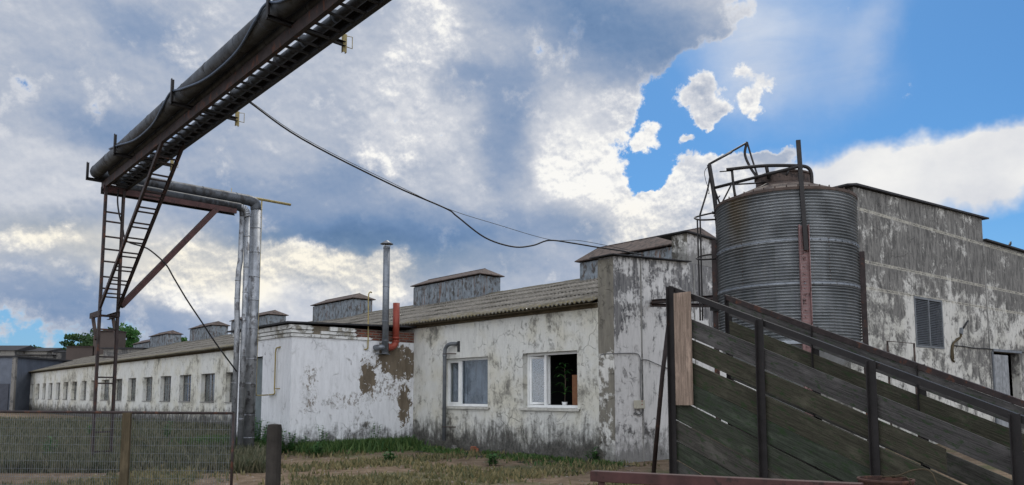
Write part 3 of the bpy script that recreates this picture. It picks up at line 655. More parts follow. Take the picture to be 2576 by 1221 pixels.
# ---------------------------------------------------------------- end block: raised gable wall with its coping
M['gable'] = plaster('weathered_gable', (.62, .61, .595), (.25, .245, .24), (.09, .09, .095), thr=.60, dirt=.9, dirt_amt=.7, seed=2, streaky=.7, top=(2.7, 4.5, .14), dark_thr=.63, flakes=.6)
M['pier'] = plaster('bare_render_pier', (.62, .61, .57), (.21, .195, .16), (.15, .14, .12), thr=.50, dirt=.9, dirt_amt=.7, seed=6, streaky=.4, top=(1.6, 4.2, .13))
gw = thing('gable_end_wall', 'tall weathered end wall with thin sheet coping, rising above the corrugated roof', 'wall', P.copy())
s_mid, z_mid = tz(1729, 659, P, D2); s_r, z_r = tz(*V(6, 943, 838), P, D2); print('gable', s_mid, z_mid, s_r, z_r); z_c = 4.93
top_pts = [(0, z_c), (s_mid, z_mid - .02), (s_mid + .001, z_mid - .021), (12.0, z_mid - .03)]
fw = [P + D2 * s + UP * z for s, z in top_pts]; fw = [P + UP * -.1] + fw + [P + D2 * 12 + UP * -.1]
mb = MB(); mb.prism(fw, D1 * .487); ob = mb.build('wall', [M['gable']], gw)
mb = MB(); mb.frame_box(P + D2 * .0 - D2 * .012 + UP * -.1 + D1 * .001, D1 * .485, D2 * .011, UP * 4.98); mb.build('corner_render', M['pier'], gw)
mb = MB()
for (s0, z0), (s1, z1) in zip(top_pts[:1], top_pts[1:2]):
    a, b = P + D2 * (s0 - (.16 if s0 == 0 else 0)) + UP * (z0 + .003), P + D2 * s1 + UP * (z1 + .003)
    mb.prism([a - D1 * .14, b - D1 * .14, b + D1 * .62, a + D1 * .62], UP * .022)
mb.build('coping', M['roofedge'], gw)
mb = MB()          # joints and a plaster rib down the wall
for s0 in (1.02, 3.3):
    mb.frame_box(P + D2 * s0 - D1 * .02 + UP * .0, D2 * .035, D1 * .0195, UP * (4.96 if s0 < 2 else 5.1))
mb.build('joint', M['concrete'], gw)
# concrete shaft standing behind the coping
CH = P + D2 * (s_mid + .02) + D1 * .002
sh = thing('concrete_shaft', 'square concrete shaft with flat overhanging lid rising from the end wall beside the silo', 'chimney', XY(CH, z_mid))
cz = vpl(*V(11, 915, 742), CH, D2).z; cl = par(vpl(*V(11, 805, 800), CH, D1), CH, D1)
mb = MB(); mb.frame_box(XY(CH, z_mid - .015), D1 * cl, D2 * 2.6, UP * (cz - z_mid + .015)); mb.build('shaft', M['gable'], sh)
mb = MB(); mb.frame_box(XY(CH, z_mid - .01) - D2 * .0125, D1 * cl, D2 * .012, UP * (cz - z_mid)); mb.build('side_render', M['pier'], sh)
mb = MB(); mb.prism([XY(CH - D1 * .12 - D2 * .2, cz), XY(CH - D1 * .12 + D2 * 2.8, cz - .05), XY(CH + D1 * (cl + .35) + D2 * 2.8, cz - .05), XY(CH + D1 * (cl + .35) - D2 * .2, cz)], UP * .035); mb.build('lid', M['roofedge'], sh)

# ---------------------------------------------------------------- annex
Q = vpl(1040, 995, P, D1); R = vpl(733, 900, Q, D2); R.z = 0; Q.z = 0
AL, AW, AH = 3.95, (Q - R).length - .004, 3.62
def ax(t, s, z): return R + D1 * t + D2 * s + UP * z      # t along the building, s towards it
def szr(x, y): s, z = tz(*V(4, x, y), R, D2); return s, z
pt1 = szr(715, 640); pt2 = szr(775, 840); pt3 = szr(600, 700)
an = thing('brick_annex', 'small flat-roofed white annex with stepped cornice, peeling plaster and exposed red brick', 'annex', R.copy())
M['annex'] = plaster('annex_limewash', (.69, .70, .715), (.42, .41, .385), (.24, .23, .21), thr=.60, dirt=.8, dirt_amt=.85, seed=0, streaky=.25, dark_thr=.70,
    patches=((pt1[0] + .3, pt1[1] + .05, .95, .5, 1.), (pt2[0], pt2[1], .22, .6, 1.), (pt3[0], pt3[1], .26, .5, .95), (szr(325, 760)[0], szr(325, 760)[1], .22, .6, .6), (szr(500, 820)[0], szr(500, 820)[1], .7, .2, .5), (szr(700, 760)[0], szr(700, 760)[1], .7, .35, .55)))
doorx = tz(*V(3, 1655, 600), R, D1)[0]; dz1 = tz(*V(3, 1655, 408), R, D1)[1]
mb = MB(); wall_mesh(mb, R, D1, D2, 0, AL, -.1, 3.27, .3, [(doorx, doorx + 1.0, .25, dz1)])
mb.frame_box(ax(0, .301, -.1), D2 * (AW - .3), D1 * .3, UP * 3.37); mb.frame_box(ax(AL - .3, .301, -.1), D2 * (AW - .3), D1 * .3, UP * 3.37)
mb.build('wall', M['annex'], an)
mb = MB(); mb.frame_box(ax(doorx + .02, .12, .27), D1 * .96, D2 * .05, UP * (dz1 - .3)); dr = mb.build('door', simple('grey_green_door', (.13, .155, .16), .6, 0., .2, 4.), an)
mb = MB(); mb.frame_box(ax(0.003, 0.003, 3.271), D1 * (AL - .006), D2 * (AW - .003), UP * .34); mb.build('brick_band', M['brick'], an)
# cornice: three steps, broken off in places
M['cornice'] = plaster('cornice_plaster', (.66, .66, .64), (.33, .31, .26), (.2, .19, .165), thr=.53, dirt=0, seed=4, streaky=.2)
def sx_(x, y=480): return szr(x, y)[0]
bands = [(3.272, 3.36, .05, [(0, sx_(545)), (sx_(552), sx_(612))]), (3.375, 3.465, .085, [(0, sx_(330)), (sx_(375), sx_(540))]), (3.48, 3.60, .12, [(0, sx_(328)), (sx_(415), sx_(532))])]
mb = MB()
for z0, z1, pr, segs in bands:
    mb.frame_box(ax(0, 0, z0) - D2 * pr, D1 * (AL + pr), D2 * (pr - .0), UP * (z1 - z0))
    for a, b in segs:
        aa = a - (pr if a == 0 else 0)
        mb.frame_box(ax(0, aa, z0) - D1 * pr, D1 * (pr - .0005), D2 * (b - aa), UP * (z1 - z0))
        for k in range(3):        # ragged broken ends
            mb.frame_box(ax(0, b + .001 + .03 * k, z0 + .012 + .018 * k) - D1 * (pr * (.8 - .2 * k)), D1 * (pr * (.8 - .2 * k) - .001), D2 * .0295, UP * ((z1 - z0) * (.62 - .2 * k)))
mb.build('cornice', M['cornice'], an, .006)
mb = MB(); mb.frame_box(ax(0, sx_(326), 3.30) - D1 * .012, D1 * .0115, D2 * (sx_(420) - sx_(326)), UP * .3); mb.build('bare_render', simple('bare_render', (.17, .145, .11), .95, 0., .3, 9., bmp=.6), an)
mb = MB(); mb.prism([ax(-.2, -.24, 3.63), ax(-.2, AW + .0, 3.76), ax(AL + .3, AW + .0, 3.76), ax(AL + .3, -.24, 3.63)], UP * .045); mb.build('roof', M['roofedge'], an)

# ---------------------------------------------------------------- pipes on the annex end wall
off = -D1 * .22
def on_end(x, y, k=0.): return vpl(*V(4, x, y), R - D1 * k, D2)
fl = thing('flue_pipe', 'tall thin zinc flue with conical rain cap beside the short red pipe', 'chimney', on_end(684, 595, .25))
b0, t0 = on_end(684, 595, .25), on_end(676, 85, .25); t0 = XY(b0, t0.z)
mb = MB(); r_ = .103; mb.tube([b0, XY(b0, b0.z + (t0.z - b0.z))], r_, 20)
for f in (.0, .12, .3, .62, .985): z = b0.z + (t0.z - b0.z) * f; mb.lathe(XY(b0, z), [(r_, -.012), (r_ + .008, -.008), (r_ + .008, .008), (r_, .012)], 20)
mb.build('pipe', M['galv_mid'], fl)
for k in range(3):
    a = k * 2.1; mb = MB(); mb.beam(XY(b0, t0.z) + Vector((math.cos(a), math.sin(a), 0)) * r_, XY(b0, t0.z + .1) + Vector((math.cos(a), math.sin(a), 0)) * r_ * 1.1, .012, .012, Vector((1, 0, 0)))
    mb.build('cap_bracket', M['galv_mid'], fl)
mb = MB(); mb.lathe(XY(b0, t0.z + .08), [(.0, .13), (.03, .12), (.20, .01), (.20, 0.), (.0, .03)], 24); mb.build('rain_cap', M['galv_mid'], fl)
mb = MB(); w0 = on_end(655, 568, .0); zc = w0.z; mb.tube(bez([XY(b0, zc) - D2 * 0, XY(b0, zc) - D2 * .16, XY(b0 - D2 * .2, zc) + D1 * .1, XY(b0 - D2 * .2, zc) + D1 * .24], 5), .085, 16); mb.build('wall_elbow', M['galv_mid'], fl)
mb = MB(); mb.frame_box(XY(b0, b0.z - .02) - D2 * .2 + D1 * .1, D2 * .45, D1 * .14, UP * .02); mb.build('bracket', M['galv_mid'], fl)
rp = thing('red_vent_pipe', 'short orange-red vent pipe with elbow next to the tall flue', 'pipe', on_end(733, 560, .22))
b1, t1 = on_end(735, 552, .22), on_end(734, 355, .22); b1 = XY(b1, b1.z)
mb = MB(); mb.tube([b1 + UP * .08, XY(b1, t1.z)], .105, 20, cap=True)
for z in (b1.z + .09, b1.z + .2): mb.lathe(XY(b1, z), [(.105, -.03), (.118, -.025), (.118, .025), (.105, .03)], 20)
mb.build('pipe', M['redpipe'], rp)
mb = MB(); mb.tube(bez([b1 + UP * .08, b1 + UP * .0 - D2 * .03, b1 - UP * .09 - D2 * .14, b1 - UP * .1 - D2 * .27], 5), .105, 16); mb.tube([b1 - UP * .1 - D2 * .26, b1 - UP * .1 - D2 * .31], .12, 16); mb.build('elbow', M['redpipe'], rp)
pts = [on_end(621, 306, .05), on_end(615, 302, .05), on_end(607, 310, .05), on_end(605, 330, .05), on_end(603, 560, .05), on_end(600, 572, .04), on_end(583, 577, -.02)]
mb = MB(); mb.tube([pts[0]] + bez(pts[1:4], 4) + bez(pts[4:], 4), .02, 10); single(mb, 'gas_vent_pipe', M['yellow'], 'thin yellow gooseneck pipe on the annex wall left of the flue', 'pipe')
# yellow gas pipe loop on the long side of the annex
AO = R - D2 * .06
def on_long(x, y): return vpl(*V(4, x, y), AO, D1)
E = at(640, 995, 19.8)                            # foot of the big downpipe
yr_top = vpl(*V(2, 1362, 248), E + D1 * 0 + D2 * .22, D1 * 1); 
# ---------------------------------------------------------------- grey wall pipe by the first window
WO = P - D2 * .16
def on_fac(x, y, k=.16): return vpl(*V(5, x, y), P - D2 * k, D1)
pts = [on_fac(325, 330, -.05), on_fac(305, 328, .10)] + bez([on_fac(285, 328, .16), on_fac(262, 338, .16), on_fac(247, 362, .16), on_fac(243, 400, .16)], 5) + [XY(on_fac(243, 600), on_fac(243, 940).z)]
wp = thing('wall_drain_pipe', 'grey bent pipe running down the white wall beside the left plastic window', 'pipe', pts[-1].copy())
mb = MB(); pts[-1].x, pts[-1].y = pts[-2].x, pts[-2].y; mb.tube(pts, .058, 16); mb.lathe(XY(pts[-1], pts[-2].z - .02), [(.058, -.03), (.068, -.025), (.068, .025), (.058, .03)], 16); mb.build('pipe', M['greypipe'], wp)
for y in (393, 853):
    mb = MB(); q = XY(pts[-1], on_fac(243, y).z); mb.lathe(q, [(.058, -.012), (.07, -.012), (.07, .012), (.058, .012)], 16); mb.tube([q - D1 * .06, q - D1 * .24 + D2 * .0, q - D1 * .36 + D2 * .16], .014, 8); mb.build('wall_bracket', M['rustcap'], wp)
mb = MB(); q = on_fac(322, 350, .012); mb.frame_box(q + UP * -.14, D1 * -.12 * 1, D2 * .0115, UP * .32); mb.build('wall_patch', M['dark'], wp)

# ---------------------------------------------------------------- junction box and cables on the gable
def on_gab(x, y, k=.03): return vpl(*V(5, x, y), P - D1 * k, D2)
jb = thing('junction_box', 'small cream electrical box with coiled cable low on the white end wall', 'electrical box', on_gab(1460, 735))
a, b = on_gab(1437, 738, .0), on_gab(1488, 685, .0); mb = MB(); mb.frame_box(XY(a, a.z) - D1 * .002, D2 * ((b - a).dot(D2)), -D1 * .10, UP * (b.z - a.z)); mb.build('housing', M['box_plastic'], jb, .008)
for zz in (.3, .55):
    mb = MB(); mb.tube([a + D2 * .19 - D1 * .1 + UP * zz * .33, a + D2 * .19 - D1 * .118 + UP * zz * .33], .013, 12)
    mb.build('button', M['redpipe'], jb)
mb = MB(); mb.tube(bez([on_gab(*q) for q in ((1225, 400), (1260, 393), (1340, 390), (1430, 388), (1465, 395), (1480, 430), (1480, 500), (1480, 600), (1485, 690), (1496, 740), (1480, 775), (1452, 765), (1447, 740))], 5), .012, 8)
mb.tube(bez([on_gab(*q) for q in ((1488, 430), (1489, 560), (1495, 680), (1500, 745), (1484, 785), (1440, 770))], 5), .008, 8)
single(mb, 'power_cable', M['cable_grey'], 'grey cable clipped along the white end wall down to the cream box', 'cable')
mb = MB(); mb.tube(bez([on_gab(*q) for q in ((1484, 432), (1520, 430), (1580, 455), (1640, 480), (1720, 490), (1800, 480))], 5), .009, 8); single(mb, 'thin_wall_cable', M['rubber'], 'thin dark cable sagging right across the end wall behind the leaning pole', 'cable')

# ---------------------------------------------------------------- pipe rack
def onA(zid, x, y, k=0.): return vpl(*V(zid, x, y), E + D1 * k, D2)
TA = vpl(261, 464, E, D2); TB = vpl(310, 485, E, D2); LL = XY(vpl(232, 1020, E, D2), 0); LR = XY(vpl(288, 1020, E, D2), 0)
LL2 = XY(vpl(*V(2, 280, 400), E, D2), 0); LL = (LL + LL2) / 2
HB = 6.55                                        # underside of the rack
RUN = 28.                                       # length of the run towards and over the viewer
rk = thing('pipe_rack', 'dark steel gantry carrying insulated pipes high across the yard on a ladder-like tower', 'pipe rack', (LL + LR) / 2)
wdt = (LR - LL).dot(D2)
def tw(s, z, t=0.): return LL + D2 * s + D1 * t + UP * z
for s, sd in ((0, D2), (wdt, -D2)):
    mb = MB(); mb.channel(tw(s, -.1), tw(s, HB), .11, .055, .008, side=sd); mb.build('leg', M['iron'], rk)
def rung(p, q, r=.018):
    mb = MB(); mb.beam(p, q, r * 2.4, r * 1.7); return mb
zs = [vpl(*V(2, 280, y), E, D2).z for y in (320, 385, 490, 577, 662, 768, 848)] + [vpl(*V(3, 620, y), E, D2).z for y in (235, 410, 540, 578)] + [.75, .3]
for z in zs:
    mb = MB(); mb.beam(tw(.01, z), tw(wdt - .01, z), .045, .035); mb.build('rung', M['iron'], rk)
ob = rk
# main beams, sides towards the viewer
bw_ = wdt
DB = -D1
A0 = tw(0, HB + .09) + D1 * .35; A1 = A0 + DB * RUN; B0 = A0 + D2 * (bw_ + .06); B1 = B0 + DB * RUN
for a, b, sd in ((A0, A1, D2), (B0, B1, -D2)):
    mb = MB(); mb.channel(a, b, .18, .07, .01, side=sd); mb.build('beam', M['iron'] if sd == D2 else M['iron_black'], rk)
k = 0; t = .5
while t < RUN - .3:
    mb = MB() if t < 13.5 or k < 0 else mb; mb.beam(A0 + DB * t + D2 * .02 + UP * -.07, B0 + DB * t - D2 * .02 + UP * -.07, .03, .03)
    t += (.27, .36, .30, .33)[k % 4]; k += 1
    if t < 13.5: mb.build('lattice_rung', M['iron_black'], rk)
mb.build('lattice_rung', M['iron_black'], rk)
# cross arms with pipe stops
arms = [0.35 + x for x in (-.26, 2.15, 5.88, 9.89, 13.8, 17.8, 21.8)]
for i, t in enumerate(arms):
    c0 = A0 + DB * t + UP * .10; L_ = .36; mb = MB()
    mb.channel(c0 - D2 * L_ - UP * 0, c0 + D2 * (bw_ + .40), .07, .05, .008, side=DB); ar = mb.build('cross_arm', M['iron_black'], rk)
    mb = MB(); mb.angle(c0 - D2 * L_ + UP * -.02, c0 - D2 * L_ + UP * (.44 if i else .40), .06, .06, .008, side=D2); mb.build('pipe_stop', M['iron_black'], ar)
    mb = MB(); e_ = c0 + D2 * (bw_ + .40); mb.channel(e_ - UP * .12 - D1 * .02, e_ + UP * .16 - D1 * .02, .06, .05, .006, side=D1); mb.tube([e_ + UP * .14, e_ + UP * .16 + D2 * .13, e_ - UP * .02 + D2 * .13, e_ - UP * .02 + D2 * .02], .007, 6); mb.build('yellow_bracket', M['yellow'], ar)
# inclined ladder brace
ib0 = tw(0, 3.75); ib1 = XY(tw(0, 0) + DB * 4.25, HB + .05)
for s, sd in ((0.001, D2), (wdt - .001, -D2)):
    mb = MB(); mb.channel(ib0 + D2 * s + UP * -.1, ib1 + D2 * s, .09, .05, .007, side=sd); mb.build('inclined_brace', M['iron'], rk)
n = 20
for k in range(n):
    f = .05 + .93 * ((k // 2) + (.28 if k % 2 else 0)) / (n / 2); p_ = ib0.lerp(ib1, f); mb = MB(); mb.beam(p_ + D2 * .01, p_ + D2 * (wdt - .01), .04, .03); mb.build('brace_rung', M['iron'], rk)
# brackets that stick out low on the tower
for s in (0.002, wdt - .002):
    mb = MB(); p_ = tw(s, 3.52); mb.channel(p_ + D1 * .85, p_ - D1 * .1, .13, .06, .008, side=D2 if s < .1 else -D2); mb.beam(p_ + D1 * .5 - UP * .06, tw(s, 2.9) + D1 * .06, .07, .05); mb.build('bracket', M['iron'], rk)
for t in (.15, .32, .5):
    mb = MB(); mb.beam(tw(0, 3.50, t), tw(wdt, 3.50, t), .03, .02); mb.build('footrest_bar', M['iron'], rk)
# arm towards the building and its diagonal
arm_end = par(vpl(*V(2, 1190, 320), E, D2), E, D2); s_end = (E + D2 * arm_end - LL).dot(D2)
for k, (tt, mt) in enumerate(((-.13, M['red_oxide']), (.17, M['iron_black']))):
    mb = MB(); mb.channel(tw(-.02, HB - .03, tt + .12), tw(s_end + (0 if k == 0 else .05), HB - .03, tt + .12), .17, .07, .009, side=D1 if k == 0 else -D1); mb.build('arm_beam', mt, rk)
br_t = onA(2, 1045, 325); br_s = (br_t - LL).dot(D2)
for tt in (-.10, .10):
    mb = MB(); mb.channel(tw(wdt + .03, 3.72, tt), tw(br_s, HB - .11, tt), .13, .06, .008, side=-D1 if tt > 0 else D1); mb.build('diagonal_brace', M['red_oxide'] if tt < 0 else M['iron_black'], rk)
# far support of the rack, outside the picture
for s, sd in ((0, D2), (wdt, -D2)):
    mb = MB(); mb.channel(tw(s, -.1) + DB * (RUN - 1.2), tw(s, HB) + DB * (RUN - 1.2), .11, .055, .008, side=sd); mb.build('leg', M['iron'], rk)

# pipes on the rack
def seams(mb, a, b, r, step, n=20):
    a, b = Vector(a), Vector(b); d = (b - a); L = d.length; dn = d.normalized(); k = step * .6
    while k < L:
        p_ = a + dn * k; mb.tube([p_ - dn * .012, p_ + dn * .012], r + .006, n, cap=True); k += step * (.8 + .4 * random.random())
M['lag'] = simple('pipe_lagging', (.075, .082, .092), .5, .35, .45, 2.5, spots=(.045, .045, .047), spot_amt=.5, bmp=.7)
rb = .145; zb = HB + .18 + rb + .05
big_x = -.155                        # sideways place of the big pipe on the cross arms
hy = .30                                         # the big pipe's line along the arm
pA = tw(big_x, zb) + D1 * .28
pipe = thing('insulated_heating_pipe', 'thickest grey insulated pipe along the gantry, turning down beside the annex', 'pipe', XY(E, 0))
pE = XY(E, zb) ; s_pE = (pE - LL).dot(D2)
mb = MB(); s0_ = tw(big_x, zb) + DB * (RUN - .2); p1_ = tw(big_x, zb) + D1 * .10
e2 = tw(s_pE, zb, .28)
path = [s0_, s0_.lerp(p1_, .5), p1_] + bez([p1_, pA + D2 * .03 - D1 * .04, tw(big_x + .2, zb, .28)], 5)[1:] + [tw(s_pE - .24, zb, .28)] + bez([tw(s_pE - .24, zb, .28), tw(s_pE - .05, zb - .05, .28), tw(s_pE, zb - .25, .28)], 5)[1:]
mb.tube(path, rb, 24); seams(mb, s0_, p1_, rb, 1.1); seams(mb, tw(big_x + .3, zb, .28), tw(s_pE - .3, zb, .28), rb, .95); mb.build('lagged_run', M['lag'], pipe)
mb = MB(); foot = tw(s_pE, -.1, .28); mb.tube([tw(s_pE, zb - .245, .28), foot], rb, 24); seams(mb, tw(s_pE, zb - .3, .28), foot, rb, .75); mb.build('downpipe', M['galv'], pipe)
r2 = .10; z2 = HB + .18 + r2 + .05; x2 = .30
pipe2 = thing('thin_insulated_pipe', 'middle of the three insulated pipes, with the lower segmented elbow at the gantry arm end', 'pipe', tw(s_pE - .36, 0, -.1))
mb = MB(); s0_ = tw(x2 - .2, z2) + DB * (RUN - .2); p1_ = tw(x2 - .2, z2, -.2); sE2 = s_pE - .32
mb.tube([s0_, p1_] + bez([p1_, tw(x2 - .10, z2 - .04, -.10), tw(x2 + .05, z2 - .22, .05)], 4)[1:] + [tw(sE2 - .22, z2 - .24, .05)], r2, 18); seams(mb, s0_, p1_, r2, 1.3); mb.build('lagged_run', M['lag'], pipe2)
mb = MB()
el = bez([tw(sE2 - .22, z2 - .24, .05), tw(sE2 - .06, z2 - .29, .05), tw(sE2, z2 - .48, .05)], 6)
for a, b in zip(el[::2], el[2::2]): mb.tube([a, b], .085, 18); mb.tube([a - (b - a) * .05, a + (b - a) * .08], .092, 18)
mb.tube([tw(sE2, z2 - .46, .05), tw(sE2, -.1, .05)], .072, 18); seams(mb, tw(sE2, z2 - .5, .05), tw(sE2, 0, .05), .072, .85); mb.build('downpipe', M['galv'], pipe2)
pipe3 = thing('narrow_insulated_pipe', 'leftmost and thinnest of the three silvery downpipes, bulging halfway up', 'pipe', tw(sE2 - .18, 0, .12))
mb = MB(); x3 = wdt * 1.12; z3 = z2; s0_ = tw(x3, z3) + DB * (RUN - .2); sE3 = sE2 - .12
mb.tube([s0_, tw(x3, z3, .0)] + bez([tw(x3, z3, .0), tw(x3 + .03, z3, .06), tw(x3 + .2, z3 - .12, .2)], 4)[1:] + [tw(sE3 - .16, z3 - .26, .13)] + bez([tw(sE3 - .16, z3 - .26, .13), tw(sE3 - .03, z3 - .30, .13), tw(sE3, z3 - .48, .13)], 4)[1:], .07, 18)
seams(mb, s0_, tw(x3, z3, .0), r2, .9); mb.build('lagged_run', M['lag'], pipe3)
mb = MB(); mb.tube([tw(sE3, z3 - .46, .13), tw(sE3 - .01, 5.2, .13), tw(sE3 - .05, 4.9, .13), tw(sE3 - .06, 4.0, .13), tw(sE3 - .03, 3.4, .13), tw(sE3 - .04, -.1, .13)], .07, 18); seams(mb, tw(sE3 - .06, 4.9, .13), tw(sE3 - .06, 4, .13), .07, .4); seams(mb, tw(sE3 - .04, 3.3, .13), tw(sE3 - .04, 0, .13), .07, .9); mb.build('downpipe', M['galv'], pipe3)
# yellow gas pipe
yz = vpl(*V(2, 1360, 243), E + D1 * .5, D2).z
ys = lambda x, y: (vpl(*V(2, x, y), E + D1 * .5, D2))
gp = thing('yellow_gas_pipe', 'yellow gas pipe above the gantry arm with a thin riser dropping to the annex wall', 'pipe', XY(E + D1 * .5, 0))
ya, yb = ys(520, 100), ys(1560, 275); ya.z = yb.z = (ys(1000, 172).z)
mb = MB(); mb.tube([ya, yb], .038, 14); mb.tube([ya, ya - D1 * .9], .038, 12); mb.build('pipe', M['yellow'], gp)
mb = MB(); q = XY(ys(1153, 200), ya.z); mb.frame_box(q - D2 * .03 - UP * .42 + D1 * -.05, D2 * .06, D1 * .008, UP * .42); mb.tube([q - UP * .4, q + UP * .16], .01, 8); mb.tube([q - UP * .05 - D1 * .05, q - UP * .05 + D1 * .05], .045, 10); mb.build('pipe_bracket', M['yellow'], gp)
yt_ = XY(ys(1362, 250), ya.z); lo = vpl(*V(4, 58, 760), XY(yt_, 0), D2)
p1 = XY(yt_, on_long(100, 795).z)
a1, a2, a3 = on_long(125, 792), on_long(158, 765), on_long(165, 590)
mb = MB(); mb.tube([yt_, XY(yt_, p1.z + .15)] + bez([XY(yt_, p1.z + .15), XY(yt_, p1.z + .03) + (a1 - p1).normalized() * .05, p1 + (a1 - p1).normalized() * .18], 4)[1:] + [a1] + bez([a1, XY(a2, a1.z + .03), a2], 4)[1:] + [XY(a2, a3.z)] + bez([XY(a2, a3.z), XY(a2, a3.z + .12) - D1 * .06, XY(a2, a3.z + .15) - D1 * .22 + D2 * .04], 4)[1:], .02, 10)
mb.tube([a2 + UP * .02, a2 + UP * .02 - D1 * .25 + D2 * .05], .012, 8); mb.build('riser', M['yellow'], gp)
# cables on the rack
def rkp(s, z, t): return tw(s, z) + DB * t
hp = []
for t_, th_ in ((1.5, -40), (2.4, 15), (3.3, 60), (4.4, 62), (5.2, 30), (5.75, -20), (6.4, 25), (7.3, 66), (8.5, 66), (9.4, 20), (9.8, -20), (10.5, 40), (12.8, 64)):
    a_ = math.radians(th_); hp.append(rkp(big_x - (rb + .025) * math.cos(a_), zb - (rb + .025) * math.sin(a_), t_))
mb = MB(); mb.tube(bez(hp, 8), .02, 8)
single(mb, 'sagging_hose', M['rubber_blue'], 'blue-grey hose looping loosely along the insulated pipes on the gantry', 'hose')
ca = at(*V(2, 400, 100), 17.4)
pts = [vpl(*V(2, x, y), E + D1 * k, D2) for x, y, k in ((375, 170, .0), (372, 260, 0), (385, 350, 0), (405, 420, 0), (432, 520, -.06), (540, 560, -.12), (600, 590, -.15), (700, 680, -.18), (760, 780, -.18), (850, 930, -.15), (950, 1080, -.1), (1050, 1230, -.05), (1190, 1420, 0.))]
mb = MB(); mb.tube(bez(pts, 6), .019, 8); single(mb, 'black_tower_cable', M['rubber'], 'black cable hanging from the ladder tower across the diagonal brace to the downpipes', 'cable')
# overhead wires
ws = at(*V(1, 975, 533), 13.4); we = P + D1 * .2 + D2 * .3 + UP * 4.98
W = [(975, 533, 13.4)]
pix = [(V(1, 975, 533), 13.2), ((760, 350), 13.7), ((985, 465), 14.6), ((1120, 524), 15.2), ((1150, 545), 15.3), ((1220, 598), 15.6), ((1290, 621), 15.9), ((1340, 618), 16.1), ((1382, 605), 16.3), ((1440, 612), 16.7), ((1500, 622), 17.1), ((1560, 631), 17.6), ((1620, 642), 18.2)]
mb = MB(); mb.tube(bez([at(*a, y) for a, y in pix], 6), .017, 8); single(mb, 'overhead_cable', M['rubber'], 'long dark cable sagging from the gantry to the end wall coping', 'cable')
pix2 = [(V(1, 985, 533), 13.2), ((765, 348), 13.7), ((990, 462), 14.6), ((1125, 525), 15.2), ((1250, 565), 15.8), ((1382, 603), 16.3), ((1460, 606), 16.8), ((1580, 629), 17.8)]
mb = MB(); mb.tube(bez([at(*a, y) for a, y in pix2], 6), .006, 6); single(mb, 'thin_support_wire', M['rubber'], 'thin steel wire strung tightly above the sagging overhead cable', 'wire')

# ---------------------------------------------------------------- big concrete building on the right
CB = at(2169, 995, 22.); CB.z = 0; dv = Vector((3800 - PX, F * 1.0043, 0)).normalized(); nv = Vector((-dv.y, dv.x, 0))   # nv points away from the viewer
def bb(x, y): s, z = tz(*V(7, x, y), CB, dv); return s, z
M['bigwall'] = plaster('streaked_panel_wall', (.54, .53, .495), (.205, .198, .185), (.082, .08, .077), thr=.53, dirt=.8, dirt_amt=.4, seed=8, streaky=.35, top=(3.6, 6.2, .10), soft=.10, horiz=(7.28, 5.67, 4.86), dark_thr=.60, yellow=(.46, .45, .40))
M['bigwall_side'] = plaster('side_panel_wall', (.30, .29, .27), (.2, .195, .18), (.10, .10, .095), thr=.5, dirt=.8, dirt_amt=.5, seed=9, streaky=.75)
bg = thing('concrete_barn', 'tall grey streaked concrete building with stepped roof behind the silo', 'building', CB.copy())
s1, z1 = bb(893, 305); s2, z2_ = bb(893, 428); s3, z3_ = bb(1125, 492)
zA = bb(210, 140)[1]; lv = [bb(500, 742), bb(673, 1043)]; dl = bb(942, 1050); sF = s2 + 12.
ds0, dzt = dl[0] + .0, dl[1]
mb = MB(); wall_mesh(mb, CB, dv, nv, 0, s2, -.1, 7.39, .3, [(lv[0][0], lv[1][0], lv[1][1], lv[0][1])])
mb.prism([CB + UP * 7.39, CB + dv * s2 + UP * 7.39, CB + dv * s2 + UP * z1, CB + UP * zA], nv * .3)
mb.build('wall', M['bigwall'], bg)
mb = MB(); wall_mesh(mb, CB + dv * .0, dv, nv, s2 + .001, sF, -.1, z2_ - .02, .3, [(ds0 + .02, ds0 + 2.6, .05, dzt - .03)]); mb.build('extension_wall', M['bigwall'], bg)
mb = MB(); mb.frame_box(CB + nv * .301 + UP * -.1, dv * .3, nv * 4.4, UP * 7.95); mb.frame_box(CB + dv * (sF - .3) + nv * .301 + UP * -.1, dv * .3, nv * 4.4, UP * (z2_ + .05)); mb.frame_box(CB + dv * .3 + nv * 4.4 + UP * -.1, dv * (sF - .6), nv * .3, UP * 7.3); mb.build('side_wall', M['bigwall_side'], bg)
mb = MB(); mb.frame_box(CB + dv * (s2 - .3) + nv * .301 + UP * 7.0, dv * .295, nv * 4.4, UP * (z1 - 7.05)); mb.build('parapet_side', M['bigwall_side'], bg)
mb = MB(); mb.prism([CB - dv * .55 - nv * .12 + UP * (zA - .07), CB - dv * .0 - nv * .12 + UP * (zA + .03), CB + dv * (s1 + .25) - nv * .12 + UP * (z1 - .0), CB + dv * (s1 + .25) - nv * .12 + UP * (z1 + .06), CB - dv * .0 - nv * .12 + UP * (zA + .09), CB - dv * .55 - nv * .12 + UP * (zA - .02)], nv * 4.9); rfb = mb.build('roof', M['roofedge'], bg)
mb = MB(); mb.prism([CB + dv * (s2 + .003) - nv * .12 + UP * (z2_ + .0), CB + dv * (sF + .3) - nv * .12 + UP * (z2_ - .0), CB + dv * (sF + .3) - nv * .12 + UP * (z2_ + .06), CB + dv * (s2 + .003) - nv * .12 + UP * (z2_ + .06)], nv * 4.9); mb.build('extension_roof', M['roofedge'], bg)
mb = MB(); mb.frame_box(CB + dv * (s2 - .05) - nv * .018 + UP * 0, dv * .09, nv * .0165, UP * 7.35); mb.build('panel_joint', M['concrete'], bg)
